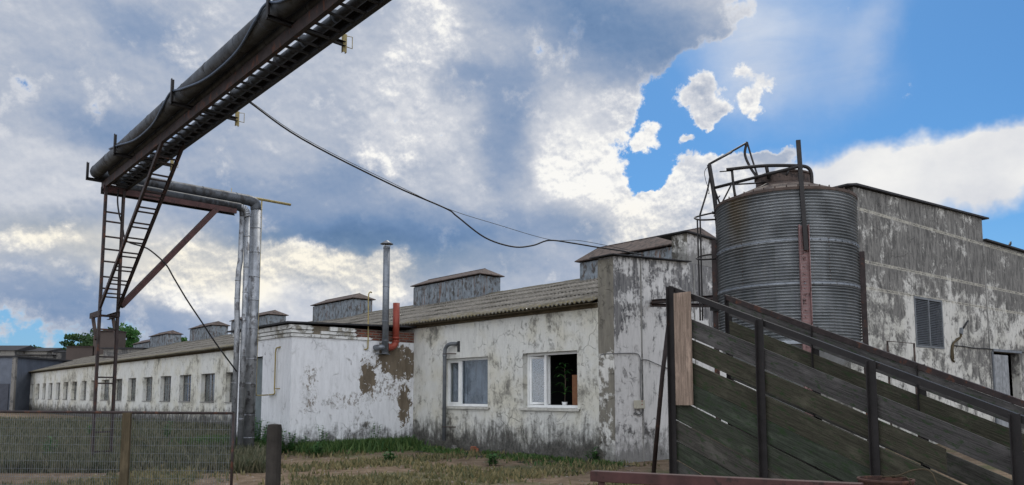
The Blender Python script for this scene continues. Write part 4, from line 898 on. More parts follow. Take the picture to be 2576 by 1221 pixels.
# louvre
(l0, lt), (l1, lb_) = lv
mb = MB(); w = .07
def lbx(a, b, c, d, dep=.08, o=-.02): mb.frame_box(CB + dv * a + nv * o + UP * c, dv * (b - a), nv * dep, UP * (d - c))
lbx(l0, l1, lb_, lb_ + w); lbx(l0, l1, lt - w, lt); lbx(l0, l0 + w, lb_ + w, lt - w); lbx(l1 - w, l1, lb_ + w, lt - w); lm = (l0 + l1) / 2; lbx(lm - .03, lm + .03, lb_ + w, lt - w)
lou = mb.build('louvred_window', M['greypipe'], bg)
mb = MB(); z = lb_ + w + .02
while z < lt - w - .03:
    for a, b in ((l0 + w, lm - .03), (lm + .03, l1 - w)):
        mb.prism([CB + dv * a + nv * -.005 + UP * z, CB + dv * a + nv * .055 + UP * (z + .045), CB + dv * a + nv * .055 + UP * (z + .052), CB + dv * a + nv * -.005 + UP * (z + .007)], dv * (b - a))
    z += .058
mb.build('slats', M['galv_mid'], lou)
mb = MB(); mb.frame_box(CB + dv * l0 + nv * .2 + UP * lb_, dv * (l1 - l0), nv * .02, UP * (lt - lb_)); mb.build('back_panel', M['dark'], lou)
# door opening with its open leaf
mb = MB(); mb.frame_box(CB + dv * (ds0 + .02) - nv * .06 + UP * (dzt - .03), dv * 2.7, nv * .05, UP * .09); mb.frame_box(CB + dv * (ds0 - .06) - nv * .05 + UP * .0, dv * .07, nv * .045, UP * (dzt - .04)); mb.build('door_frame', M['galv_mid'], bg)
mb = MB(); lw = bb(1025, 1100)[0] - ds0
for k in range(4): mb.frame_box(CB + dv * (ds0 + .05 + k * lw / 4) - nv * .045 + UP * .1, dv * (lw / 4 - .012), nv * .035, UP * (dzt - .25))
mb.build('door', simple('pale_grey_door', (.24, .25, .26), .6, .1, .3, 5., streak=(.1, .1, .1)), bg)
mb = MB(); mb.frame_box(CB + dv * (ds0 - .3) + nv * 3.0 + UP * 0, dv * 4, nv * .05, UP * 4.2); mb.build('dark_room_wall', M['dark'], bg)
# bent conduit and wire on the wall
def onB(x, y, k=.04): return vpl(*V(7, x, y), CB - nv * k, dv)
cd = thing('wall_conduit', 'broken cable conduit dangling crookedly on the grey barn wall right of the louvre', 'conduit', onB(725, 1110))
mb = MB(); mb.tube([onB(808, 882), onB(778, 930)], .03, 8); mb.build('lamp_arm', M['rubber'], cd)
mb = MB(); mb.beam(onB(772, 925), onB(768, 958), .13, .08, up=-nv); mb.build('fixture', M['greypipe'], cd)
mb = MB(); mb.tube(bez([onB(768, 955), onB(766, 975), onB(735, 1000), onB(720, 1022), onB(716, 1060), onB(718, 1095), onB(730, 1115)], 4), .035, 8); mb.tube(bez([onB(768, 975), onB(745, 985), onB(728, 1015), onB(724, 1050), onB(728, 1100)], 4), .02, 8); mb.build('cable_tail', M['plank_old'], cd)
mb = MB(); mb.tube(bez([onB(730, 1022), onB(790, 1028), onB(850, 1038), onB(920, 1040), onB(1000, 1052), onB(1060, 1050), onB(1130, 1062), onB(1180, 1060)], 5), .018, 8); single(mb, 'barn_wall_cable', M['rubber'], 'thin cable running right from the broken conduit above the barn door', 'cable')
mb = MB(); q = bb(258, 1003); r_ = bb(410, 1003); c0 = CB + dv * q[0] - nv * .5
mb.tube([c0 + UP * 0, c0 + UP * q[1], c0 + dv * (r_[0] - q[0]) + UP * q[1], c0 + dv * (r_[0] - q[0])], .03, 8); single(mb, 'steel_hoop_rail', M['rustcap'], 'rusty rectangular rail frame standing at the foot of the barn wall beside the silo', 'rail')
# bird on the lower roof
bp = vpl(*V(7, 1046, 462), CB, dv); bm = MB(); bp = XY(bp, z2_ + .06)
bm.tube([bp + dv * -.14 + UP * .05, bp + dv * -.08 + UP * .07, bp + UP * .10, bp + dv * .06 + UP * .15, bp + dv * .09 + UP * .21, bp + dv * .12 + UP * .22, bp + dv * .16 + UP * .215], .04, 10, rr=[.008, .03, .05, .045, .028, .024, .004]); bm.tube([bp + dv * -.12 + UP * .06, bp + dv * -.24 + UP * .03], .02, 6, rr=[.022, .012]); bm.tube([bp + nv * .015, bp + nv * .015 + UP * .08], .005, 5); bm.tube([bp - nv * .015, bp - nv * .015 + UP * .08], .005, 5)
single(bm, 'bird', M['rubber'], 'small dark bird perched on the edge of the lower barn roof', 'bird')

# ---------------------------------------------------------------- silo
al_, ar_ = math.atan((1812 - PX) / F), math.atan((2170 - PX) / F); cA = (al_ + ar_) / 2; SD = 15.3
SC = Vector((SD * math.sin(cA), SD * math.cos(cA), 0)); SR = SD * math.sin((ar_ - al_) / 2)
vw = -SC.normalized(); sdv = Vector((-vw.y, vw.x, 0))      # vw: towards the viewer; sdv: towards the left in the picture or right
if sdv.x < 0: sdv = -sdv
front = SC + vw * SR
z_top = at(2000, 474, front.y).z; z_bot = at(2090, 858, (SC + vw * SR * .95).y).z
RUST_ANG = math.atan2((vw * .75 - sdv * .66).y, (vw * .75 - sdv * .66).x)
M['silo'] = silo_mat()
print('silo', SC, SR, z_top, z_bot)
sl = thing('grain_silo', 'round corrugated zinc grain silo on rusty legs behind the plank ramp', 'silo', SC.copy())
nr = 50; h = z_top - z_bot; prof = []
for k in range(nr):
    for j in range(8):
        z = z_bot + h * (k + j / 8) / nr; prof.append((SR + .026 * math.sin(2 * math.pi * j / 8), z))
prof.append((SR, z_top))
mb = MB(); mb.lathe(SC, prof, 120); mb.build('drum', M['silo'], sl)
bz = [at(2050, 715, front.y).z, at(2050, 605, front.y).z]
for z in bz:
    mb = MB(); mb.lathe(SC, [(SR + .012, z - .04), (SR + .018, z - .04), (SR + .018, z + .04), (SR + .012, z + .04)], 96)
    for k in range(52):
        a = k / 52 * 6.283; d = Vector((math.cos(a), math.sin(a), 0)); mb.tube([SC + d * (SR + .018) + UP * z, SC + d * (SR + .034) + UP * z], .014, 6)
    mb.build('hoop_band', M['galv_mid'], sl)
for i, a in enumerate((-.62, .60)):
    d = (vw * math.cos(a) + sdv * math.sin(a)); mb = MB()
    z = bz[0] if i == 0 else bz[0]
    zt = z + (.95 if i == 0 else .85)
    while z < zt: mb.tube([SC + d * (SR + .008) + UP * z, SC + d * (SR + .026) + UP * z], .011, 6); z += .075
    mb.build('seam_bolts', M['rustcap'], sl)
mb = MB(); mb.lathe(SC, [(SR + .01, z_top - .05), (SR + .035, z_top - .04), (SR + .035, z_top + .01), (SR - .05, z_top + .035), (SR * .42, z_top + .34), (SR * .42, z_top + .36)], 96, sm=False)
for k in range(40):
    a = k / 40 * 6.283; d = Vector((math.cos(a), math.sin(a), 0)); mb.tube([SC + d * (SR - .03) + UP * (z_top + .03), SC + d * (SR - .03) + UP * (z_top + .065)], .012, 5)
mb.build('roof', simple('rust_stained_roof', (.085, .062, .052), .8, .2, .35, 3., spots=(.07, .055, .05), spot_amt=.5), sl)
mb = MB(); mb.lathe(SC, [(SR * .40, z_top + .33), (SR * .40, z_top + .52), (SR * .42, z_top + .53), (SR * .42, z_top + .56), (SR * .39, z_top + .575), (0, z_top + .6)], 48, sm=False); mb.build('hatch', M['rustcap'], sl)
mb = MB(); mb.lathe(SC, [(SR - .005, z_bot + .01), (SR + .03, z_bot), (SR + .03, z_bot - .06), (SR - .02, z_bot - .08), (.2, z_bot - 1.35), (.2, z_bot - 1.6)], 48, sm=False); mb.build('hopper', simple('pale_zinc_panels', (.33, .36, .39), .5, .35, .25, 3., streak=(.2, .2, .2)), sl)
def spt(x, y, a=None, rr=SR + .06):
    """point of the picture on the vertical line beside the silo wall at bearing a from the view axis"""
    d = vw * math.cos(a) + sdv * math.sin(a); q = SC + d * rr; return XY(q, at(*V(6, x, y), q.y).z)
legs = []
a_f = math.asin(((at(2036, 995, front.y) - SC).dot(sdv)) / (SR + .05))
for a, m_, zt in ((a_f, M['pink'], spt(1490, 590, a_f).z), (-1.45, M['iron'], spt(950, 680, -1.4).z), (1.5, M['iron'], z_top - 1.05), (3.14 + a_f, M['iron'], z_top - 1.)):
    d = vw * math.cos(a) + sdv * math.sin(a); tn = Vector((-d.y, d.x, 0)); q = SC + d * (SR + .015); mb = MB()
    mb.frame_box(q - tn * .085, UP * zt, tn * .17, d * .008); mb.frame_box(q - tn * .085 + d * .0085, UP * zt, tn * .008, d * .09); mb.frame_box(q + tn * .077 + d * .0085, UP * zt, tn * .008, d * .09)
    if m_ is M['pink']:
        z = 2.2
        while z < zt - .1: mb.tube([q + d * .008 + UP * z, q + d * .03 + UP * z], .016, 6); z += .13
    mb.build('leg', m_, sl)
# upper mast in front, upper left post and the broken railing on top
d_f = vw * math.cos(a_f) + sdv * math.sin(a_f)
mq = SC + d_f * (SR + .11); mt = at(*V(6, 1442, 78), mq.y + .05); ml = at(*V(6, 1490, 740), mq.y)
mast = thing('silo_mast', 'tall dark steel mast in front of the silo, rising above its roof', 'mast', ml)
mb = MB(); mb.channel(ml, mt, .075, .04, .008, side=-d_f); mb.build('post', M['iron_black'], mast)
lp_a = -1.45; d_l = vw * math.cos(lp_a) + sdv * math.sin(lp_a); lq = SC + d_l * (SR + .09)
def dz(x, y, Y): return at(*V(6, x, y), Y)
yl = lq.y; yf = mq.y
rl = thing('silo_top_railing', 'buckled dark pipe railing and frame above the left side of the silo roof', 'railing', dz(965, 678, yl))
def pl(name, pts, r, m_=M['iron_black'], n=8, sm=1):
    mb = MB(); q = [dz(*p_) for p_ in pts]; mb.tube(bez(q, 4) if sm and len(q) > 2 else q, r, n); return mb.build(name, m_, rl)
pl('post', [(905, 228, yl), (938, 430, yl), (965, 678, yl)], .045)
pl('top_bar', [(903, 226, yl), (1132, 96, yl + .5)], .022, sm=0); pl('top_bar', [(918, 218, yl), (1040, 153, yl + .25)], .022, sm=0)
pl('bent_bar', [(1132, 92, yl + .5), (1120, 165, yl + .5), (1150, 240, yl + .45), (1190, 300, yl + .3), (1225, 358, yl + .2)], .028); pl('bent_bar', [(1134, 95, yl + .5), (1165, 200, yl + .4), (1215, 350, yl + .2)], .02)
pl('handrail', [(1008, 258, yl - .6), (1120, 245, yl - .7), (1245, 234, yl - .8), (1380, 233, yl - .9), (1470, 237, yl - 1.), (1505, 252, yl - 1.), (1520, 285, yl - 1.), (1523, 348, yl - 1.)], .034)
pl('stub_bar', [(968, 270, yl - .5), (1045, 264, yl - .6)], .012, sm=0)
pl('baluster', [(1042, 258, yl - .6), (1050, 340, yl - .6), (1062, 425, yl - .6)], .026); pl('baluster', [(1248, 234, yl - .8), (1264, 312, yl - .7)], .035, sm=0); pl('baluster', [(1385, 258, yl - 1.), (1370, 292, yl - 1.)], .018, sm=0)
pl('mid_rail', [(935, 368, yl), (1445, 238, yf)], .032, sm=0)
pl('brace_bar', [(1040, 345, yl - .6), (975, 472, yl - .3)], .016, sm=0); pl('brace_bar', [(1055, 347, yl - .6), (1255, 335, yl - .6)], .016, sm=0); pl('brace_bar', [(935, 368, yl), (968, 460, yl)], .018, sm=0); pl('brace_bar', [(940, 445, yl), (970, 415, yl)], .014, sm=0); pl('brace_bar', [(1178, 388, yl - .9), (1258, 345, yl - .8)], .03, sm=0)
pl('loose_wire', [(897, 238, yl), (878, 270, yl), (884, 320, yl), (900, 370, yl), (905, 402, yl), (898, 398, yl)], .006)
pl('hanging_bar', [(910, 300, yl), (895, 380, yl), (865, 480, yl - .1), (850, 530, yl - .1)], .018)
# caged ladder left of the silo
lc = thing('caged_ladder', 'bent ladder with safety hoops hanging left of the silo', 'ladder', dz(855, 1170, yl))
def pc_(name, pts, r, sm=1): mb = MB(); q = [dz(*p_) for p_ in pts]; mb.tube(bez(q, 5) if sm else q, r, 8); mb.build(name, M['iron_black'], lc)
pc_('stile', [(834, 560, yl - .1), (840, 760, yl - .1), (852, 1165, yl - .1)], .016); pc_('stile', [(850, 530, yl - .1), (856, 760, yl - .1), (866, 1165, yl - .1)], .016)
pc_('safety_hoop', [(945, 514, yl + .05), (880, 528, yl + .1), (825, 543, yl), (822, 553, yl - .2), (860, 560, yl - .35), (945, 557, yl - .3)], .018)
pc_('safety_hoop', [(945, 765, yl + .05), (880, 772, yl + .1), (835, 785, yl), (832, 794, yl - .2), (870, 798, yl - .35), (945, 794, yl - .3)], .018)
pc_('bracket_plate', [(922, 516, yl), (945, 520, yl)], .03, 0)
# beam from the gable wall to the silo
g0 = vpl(*V(6, 558, 1055), P, D2); g1 = dz(960, 1030, yl)
mb = MB(); mb.channel(g0, g1, .10, .05, .008, side=Vector((0, -1, 0))); mb.channel(g0 + UP * -.09, g1 + UP * -.16 + Vector((.1, 0, 0)), .07, .05, .008, side=Vector((0, -1, 0))); single(mb, 'tie_beam', M['iron'], 'dark steel tie beam from the end wall to the left silo leg', 'beam')
mb = MB(); mb.channel(dz(910, 1095, yl - .1), dz(975, 1098, yl - .1), .08, .05, .008, side=Vector((0, -1, 0))); single(mb, 'short_bracket_beam', M['iron_black'], 'short steel stub beam on the left silo leg below the tie beam', 'beam')

# ---------------------------------------------------------------- loading ramp
RZ = 10.; R0 = at(1690, 995, RZ); R0.z = 0; SPC = 1.30; RW = 1.38
rd = -D1
zr0 = at(1690, 719, RZ).z; p3 = R0 + rd * SPC * 3; zr3 = at(2563, 1036, p3.y).z; SL = (zr3 - zr0) / (SPC * 3)
def rp_(t, off_, w=0.): return R0 + rd * t + D2 * w + UP * (zr0 + SL * t - off_)
print('ramp', R0, zr0, zr3, SL)
ra = thing('plank_loading_ramp', 'sloping cattle loading ramp with dark mossy plank sides and steel rails', 'ramp', R0.copy())
for side, w in ((0, 0.), (1, RW)):
    sdn = -D2 if side == 0 else D2
    mb = MB(); L0, L1 = -.02, SPC * 4.3
    mb.frame_box(rp_(L0, .0, w), rp_(L1, 0, w) - rp_(L0, 0, w), D2 * .075, UP * -.007); mb.frame_box(rp_(L0, .0075, w), rp_(L1, 0, w) - rp_(L0, 0, w), D2 * .007, UP * -.068); mb.build('top_rail', M['iron_black'] if side == 0 else M['iron'], ra)
    for k in range(5):
        t = SPC * k; pz = zr0 + SL * t - .02
        if pz < .1: continue
        mb = MB(); q = R0 + rd * t + D2 * (w - .03 if side == 0 else w + .03) + UP * -.1; mb.angle(q, XY(q, pz), .085, .06, .008, side=rd); mb.build('post', M['iron_black'], ra)
    rows = [(.34, .585), (.622, .868), (.922, 1.20), (1.215, 1.49), (1.505, 1.79), (1.81, 2.07), (2.085, 2.33), (2.345, 2.62), (2.635, 2.9)]
    if side: rows = [(.07, .29), (.375, .62)] + [(a + .03, b + .03) for a, b in rows[2:7]]
    mb = MB()
    for ri, (a, b) in enumerate(rows):
        cuts = [0.05, SPC * 2.0, SPC * 4.2] if ri % 2 else [0.05, SPC * 3.0, SPC * 4.2]
        if side == 0 and ri == 1: cuts = [.05, SPC * 2.55]           # a board has come away on the right
        for c0, c1 in zip(cuts, cuts[1:]):
            c1 -= .006; j = [random.uniform(-.007, .007) for _ in range(4)]
            sag = random.uniform(-.01, .02)
            # boards stop at the soil
            zlo = zr0 + SL * c0 - b
            if zlo < -.6: continue
            mb.frame_box(rp_(c0, a + j[0], w + .012 + random.uniform(-.004, .004)), rp_(c1, a + j[1] + sag, w + .012) - rp_(c0, a + j[0], w + .012), D2 * .028, UP * -(b - a + j[2]))
    mb.build('plank_side', M['planks'], ra)
mb = MB()
for k in range(26):
    t = .05 + k * .15
    if zr0 + SL * t - 1.95 < .02: break
    mb.frame_box(rp_(t, 1.95, .05), rd * .14 + UP * SL * .14, D2 * (RW - .1), UP * .035)
mb.build('deck', M['plank_old'], ra)
mb = MB(); a = vpl(*V(8, 275, 145), R0 - D2 * .05, rd); b = vpl(*V(8, 283, 775), R0 - D2 * .05, rd); c0 = R0 + rd * .115 - D2 * .075
mb.frame_box(XY(c0, b.z), UP * (a.z - b.z), rd * .255 + UP * .0, D2 * .03)
single(mb, 'fresh_plank', M['plank_new'], 'pale new plank fixed upright at the high end of the ramp', 'plank')
mb = MB(); a = at(*V(8, 192, 300), 10.3); b = gnd(1640, 1215); b = at(1644, 1190, 10.6); mb.tube([XY(b, b.z), at(*V(8, 155, 600), 10.45), a], .032, 10); single(mb, 'leaning_pole', M['iron'], 'thin rusty pole leaning against the left end of the ramp', 'pole')

# rusty drum, wire and red beam in front
bc = at(2228, 1215, 6.4); bc.z = 0; zt = at(2228, 1204, 6.4).z
dm = thing('rusty_drum', 'open rusty steel drum with loose wire in front of the ramp', 'drum', bc.copy())
mb = MB(); rr_ = .215; mb.lathe(bc, [(rr_ - .01, zt), (rr_ + .008, zt - .0), (rr_ + .008, zt - .02), (rr_, zt - .025), (rr_, zt * .66), (rr_ + .012, zt * .65), (rr_, zt * .64), (rr_, zt * .36), (rr_ + .012, zt * .35), (rr_, zt * .34), (rr_, .02), (0, .02)], 40); mb.lathe(bc, [(rr_ - .01, zt), (rr_ - .012, .1), (0, .1)], 40); mb.build('barrel', simple('rusty_barrel', (.06, .032, .026), .85, .1, .4, 7., spots=(.10, .05, .035), spot_amt=.5, bmp=.5), dm)
w0 = at(*V(8, 1460, 1170), 6.3)
mb = MB(); mb.tube(bez([at(*V(8, x, y), z) for x, y, z in ((1380, 1175, 6.4), (1470, 1168, 6.3), (1540, 1142, 6.25), (1610, 1133, 6.2), (1655, 1150, 6.15), (1680, 1195, 6.1), (1690, 1230, 6.1))], 5), .006, 6); mb.tube(bez([at(*V(8, x, y), z) for x, y, z in ((1440, 1178, 6.35), (1500, 1172, 6.2), (1530, 1190, 6.1), (1545, 1225, 6.1))], 5), .006, 6); mb.build('wire', M['plank_old'], dm)
rbm = MB(); a = at(1490, 1184, 7.2); b = at(2170, 1216, 5.9); rbm.beam(a - UP * .05, b - UP * .05, .10, .10); rb_o = thing('red_steel_barrier', 'red-brown square steel barrier bar low in front of the ramp', 'barrier', XY(a.lerp(b, .5), 0)); rbm.build('bar', M['red_oxide'], rb_o, .006)
for f in (.04, .5, .96):
    mb = MB(); q = a.lerp(b, f); mb.beam(XY(q, -.1), q - UP * .1, .06, .06, up=Vector((0, 1, 0))); mb.build('post', M['red_oxide'], rb_o)

# ---------------------------------------------------------------- low pipe barrier and stout post on the left
br = thing('mesh_fence', 'low wire mesh fence with dark pipe top rail crossing the yard on the left', 'fence', at(320, 1150, 12.) * 1.)
br.location.z = 0
mb = MB(); a = at(-260, 1034, 12.6); b = at(588, 1040, 12.); mb.tube([a, b], .022, 12); mb.tube([b, XY(b, -.1)], .022, 12); mb.build('rail', M['iron'], br)
for x in (320, -60):
    mb = MB(); q = at(x, 1040, 12.1 if x > 0 else 12.5); mb.beam(XY(q, -.1), XY(q, q.z + .01), .13 if x == 320 else .05, .05, up=Vector((0, 1, 0))); mb.build('post', M['plank_old'], br)
mb = MB(); a_, b_ = at(-260, 1034, 12.6), at(588, 1040, 12.); nw = 150
for k in range(nw): q = a_.lerp(b_, (k + .5) / nw); mb.tube([XY(q, .02), XY(q, q.z)], .0034, 4, cap=False)
for k in range(1, 10): mb.tube([XY(a_, a_.z * k / 10), XY(b_, b_.z * k / 10)], .003, 4, cap=False)
mb.build('wire_mesh', M['greypipe'], br)
mb = MB(); q = at(691, 1066, 8.); mb.lathe(XY(q, -.2), [(.08, 0), (.078, q.z + .15), (.07, q.z + .19), (0, q.z + .2)], 14, sm=False); single(mb, 'stout_wooden_post', M['planks'] if False else simple('dark_old_post', (.032, .028, .024), .9, 0., .4, 5., bmp=.7), 'stout dark old post standing in the grass left of the dirt patch', 'post')

# ---------------------------------------------------------------- far background
fb_ = thing('concrete_workshop', 'low grey concrete building with dark openings behind the far end of the long roof', 'building', XY(at(150, 995, 96.), 0))
def far_rect(mb, zid, x0, y0, x1, y1, Y, dep, zlow=None):
    a = at(*V(zid, x0, y0), Y); b = at(*V(zid, x1, y1), Y); z0 = b.z if zlow is None else zlow
    mb.frame_box((min(a.x, b.x), Y, z0), (abs(b.x - a.x), 0, 0), (0, dep, 0), (0, 0, a.z - z0))
mb = MB(); far_rect(mb, 9, 190, 440, 610, 600, 96., 8., 0); far_rect(mb, 9, 610.5, 415, 870, 600, 96.5, 8., 0); far_rect(mb, 9, 870.5, 430, 1480, 600, 96.2, 8., 0); mb.build('wall', M['concrete_far'], fb_)
for r in ((215, 465, 440, 575), (722, 418, 868, 528)):
    mb = MB(); far_rect(mb, 9, *r, 95.9, .3); mb.build('window', M['dark'], fb_)
mb = MB(); far_rect(mb, 9, 180, 436, 615, 444, 95.7, 9.); far_rect(mb, 9, 615.5, 405, 875, 413, 96.3, 9.); far_rect(mb, 9, 876, 426, 1480, 433, 95.9, 9.); mb.build('roof_edge', M['roofedge'], fb_)
f2 = thing('blue_grey_shed', 'blue-grey sheet metal shed with tall doors at the far left edge', 'shed', XY(at(20, 995, 70.), 0))
mb = MB(); a = at(*V(9, 165, 470), 70.); b = at(-500, 990, 70.); mb.frame_box((b.x, 70, 0), (a.x - b.x, 0, 0), (0, 9, 0), (0, 0, a.z)); mb.build('wall', simple('blue_grey_sheet', (.105, .12, .15), .6, .1, .2, 1., streak=(.07, .08, .1)), f2)
mb = MB(); d_ = at(*V(9, 110, 780), 69.9); 
for k in range(4): mb.frame_box((d_.x - 1.25 * (k + 1), 69.9, .05), (1.2, 0, 0), (0, .08, 0), (0, 0, d_.z - .05))
mb.build('door', simple('dark_sheet_door', (.05, .055, .07), .6, .1, .2, 2.), f2)
mb = MB(); mb.frame_box((b.x, 69.8, a.z), (a.x - b.x + .3, 0, 0), (0, 9.5, 0), (0, 0, .15)); mb.build('roof', M['roofedge'], f2)
mb = MB(); q = at(*V(9, 178, 470), 69.); mb.beam(XY(q, 0), XY(q, q.z), .3, .3, up=Vector((0, 1, 0))); single(mb, 'concrete_post', M['concrete_far'], 'grey post at the corner of the blue-grey shed', 'post')
f3 = thing('brown_metal_hut', 'brown rusty hut standing behind the roof between the tower legs', 'hut', XY(at(270, 995, 98.), 0))
mb = MB(); far_rect(mb, 9, 1100, 165, 1380, 440, 94., 1.8, 0); far_rect(mb, 9, 780, 345, 1099, 440, 94., 1.8, 0); mb.build('wall', simple('dull_brown_sheet', (.062, .048, .042), .8, 0., .12, .5), f3)
mb = MB(); far_rect(mb, 9, 1090, 155, 1390, 165, 93.8, 2.1); far_rect(mb, 9, 775, 338, 1089, 345, 93.8, 2.1); mb.build('roof', M['iron'], f3)
f4 = thing('roof_top_block', 'low concrete parapet block behind the corrugated roof by the tower', 'parapet', XY(at(300, 995, 88.), 0))
mb = MB(); a = at(*V(3, 655, 360), 60.); b = at(*V(3, 900, 360), 60.); mb.frame_box((a.x, 60, 0), (b.x - a.x, 0, 0), (0, 2, 0), (0, 0, a.z)); mb.build('wall', M['concrete_far'], f4)
mb = MB(); mb.frame_box((a.x - .2, 59.8, a.z), (b.x - a.x + .4, 0, 0), (0, 2.4, 0), (0, 0, .09)); mb.build('coping', M['roofedge'], f4)

def tree(x, ytop, ybot, wpx, Y, label, seed, mat='leaf', n=1500):
    rnd = random.Random(seed); top = at(x, ytop, Y); bot = at(x, ybot, Y); cz0, cz1 = bot.z, top.z; R_ = wpx / F * Y / 2; base = XY(top, 0)
    tr = thing('tree', label, 'tree', base, 'trees behind the buildings'); mb = MB(); mb.tube([base - UP * .1, base + UP * cz0 * .6, XY(base, cz0 + (cz1 - cz0) * .5)], .2, 8, rr=[.28, .2, .08])
    for k in range(6): a = rnd.random() * 6.28; q = base + UP * (cz0 * .8 + .3 * k); mb.tube([q, q + Vector((math.cos(a), math.sin(a), 0)) * R_ * .6 + UP * 1.2], .05, 6, rr=[.09, .02])
    mb.build('trunk', M['bark'], tr)
    mb = MB(); cl = [(Vector((rnd.gauss(0, .42), rnd.gauss(0, .42), rnd.random())), .25 + .35 * rnd.random()) for _ in range(16)]
    for k in range(n):
        c, r = rnd.choice(cl); o = Vector((rnd.gauss(0, 1), rnd.gauss(0, 1), rnd.gauss(0, 1))).normalized() * r * rnd.random() ** .4
        p_ = base + Vector(((c.x + o.x) * R_, (c.y + o.y) * R_, cz0 + (cz1 - cz0) * (c.z * .8 + .1 + o.z * .5)))
        s = .10 + .14 * rnd.random(); a = Vector((rnd.gauss(0, 1), rnd.gauss(0, 1), rnd.gauss(0, 1))).normalized(); b_ = a.orthogonal().normalized()
        mb.poly([p_ - a * s, p_ + b_ * s * .6, p_ + a * s, p_ - b_ * s * .6])
    mb.build('crown', M[mat], tr)
tree(322, 824, 885, 74, 99., 'rounded green tree right of the steel ladder tower', 1, 'leaf2', 2600)
tree(437, 846, 880, 34, 99., 'small bushy tree between two roof vents', 2, 'leaf2', 900)
tree(462, 850, 880, 22, 101., 'narrow treetop left of the fourth roof vent', 3, 'leaf2', 600)
tree(210, 842, 890, 110, 104., 'wide dull tree behind the brown hut', 4, 'leaf', 2200)
tree(268, 826, 890, 60, 100., 'dark tree between the tower legs', 5, 'leaf', 1800)
tree(95, 872, 900, 60, 112., 'low dark tree behind the blue-grey shed', 6, 'leaf', 900)
def far_shed(x0, x1, ytop, yeave, Y, mat, label):
    a = at(x0, yeave, Y); b = at(x1, yeave, Y); t_ = at(x0, ytop, Y).z; o = thing('distant_shed', label, 'shed', XY(a.lerp(b, .5), 0), 'distant sheds on the left')
    mb = MB(); mb.frame_box((a.x, Y, 0), (b.x - a.x, 0, 0), (0, 6, 0), (0, 0, a.z)); mb.build('wall', mat, o)
    mb = MB(); mb.prism([(a.x - .3, Y - .3, a.z + .003), (a.x - .3, Y + 6.3, a.z + .003), (a.x - .3, Y + 3, t_)], (b.x - a.x + .6, 0, 0)); mb.build('roof', M['roofedge'], o)
    mb = MB(); w_ = (b.x - a.x); mb.frame_box((a.x + w_ * .2, Y - .06, a.z * .55), (w_ * .25, 0, 0), (0, .055, 0), (0, 0, a.z * .3)); mb.build('window', M['dark'], o)
far_shed(-60, 38, 866, 882, 104., M['concrete_far'], 'distant low grey shed with dark pitched roof at the left edge')
far_shed(62, 118, 872, 884, 106., M['oldframe'], 'small distant shed with dark pitched roof left of the low tree')
far_shed(150, 190, 874, 886, 101., M['concrete_far'], 'distant shed with dark pitched roof just left of the brown hut')

# ---------------------------------------------------------------- soil strip, grass and weeds
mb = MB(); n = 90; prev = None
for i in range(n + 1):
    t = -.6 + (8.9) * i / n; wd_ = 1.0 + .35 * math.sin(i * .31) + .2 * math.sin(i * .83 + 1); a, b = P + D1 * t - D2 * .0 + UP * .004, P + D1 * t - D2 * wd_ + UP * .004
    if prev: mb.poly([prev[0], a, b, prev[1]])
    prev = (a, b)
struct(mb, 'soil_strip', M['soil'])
def blades(name, mat, pts, h0, h1, seed, label):
    rnd = random.Random(seed); mb = MB(); v = []; f = []
    for p_ in pts:
        a = rnd.random() * 6.28; h = h0 + (h1 - h0) * rnd.random() ** 1.5; w = .006 + .008 * rnd.random(); s_ = Vector((math.cos(a), math.sin(a), 0)) * w * (1 + p_.y / 14); ln = Vector((rnd.gauss(0, .3), rnd.gauss(0, .3), 1)).normalized()
        i = len(v); m_ = p_ + ln * h * .55; tp = p_ + ln * h + Vector((ln.x, ln.y, 0)) * h * .35; v += [p_ - s_, p_ + s_, m_ + s_ * .7, m_ - s_ * .7, tp]; f += [[i, i + 1, i + 2, i + 3], [i + 3, i + 2, i + 4]]
    mb.v = v; mb.f = f; mb.uv = [[(0, 0)] * len(q) for q in f]; mb.mi = [0] * len(f); mb.sm = [False] * len(f)
    o = mb.build(name, mat); o['kind'] = 'stuff'; o['label'] = label; o['category'] = 'grass'; return o
from mathutils import noise as mnoise
def scatter(n, ylo, yhi, xlo, xhi, thr, seed, sc_=.35):
    rnd = random.Random(seed); out = []
    while len(out) < n:
        Y = ylo + (yhi - ylo) * rnd.random() ** 1.4; X = xlo(Y) + (xhi(Y) - xlo(Y)) * rnd.random(); q = Vector((X, Y, 0))
        ins = (q - P).dot(D2)
        if ins > -.03 and (q - P).dot(D1) > -.5: continue
        if (q - R).dot(D2) > -.02 and 0 < (q - R).dot(D1) < AL: continue
        if mnoise.noise(q * sc_ + Vector((seed, 0, 0))) + .5 * mnoise.noise(q * sc_ * 5) + rnd.gauss(0, .12) > thr: out.append(q)
    return out
blades('tall_grass', M['grass_dry'], scatter(40000, 15.5, 46., lambda Y: -.72 * Y, lambda Y: -.33 * Y, -.25, 11), .12, .42, 1, 'tall dull grass and weeds covering the left of the yard')
blades('yard_grass', M['grass_pale'], scatter(15000, 12.2, 22., lambda Y: -.68 * Y, lambda Y: .2 * Y, .05, 12, .5), .05, .16, 2, 'short patchy yellowish grass on the bare dirt')
pts = []; rnd = random.Random(5)
low = []
for k in range(7000):
    t = -.5 + 8.9 * rnd.random(); q = P + D1 * t - D2 * (abs(rnd.gauss(0, .55)) * .9 + .25)
    if mnoise.noise(q * 1.3) + .3 * mnoise.noise(q * 6) > .02: low.append(q)
for k in range(9000): pts.append(R - D1 * (abs(rnd.gauss(0, .55))) + D2 * (rnd.random() * 3.9)); pts.append(R + D1 * (rnd.random() * 5.) - D2 * abs(rnd.gauss(0, .6)))
blades('wall_foot_grass', M['grass'], pts, .06, .40, 3, 'dark green grass along the foot of the white walls')
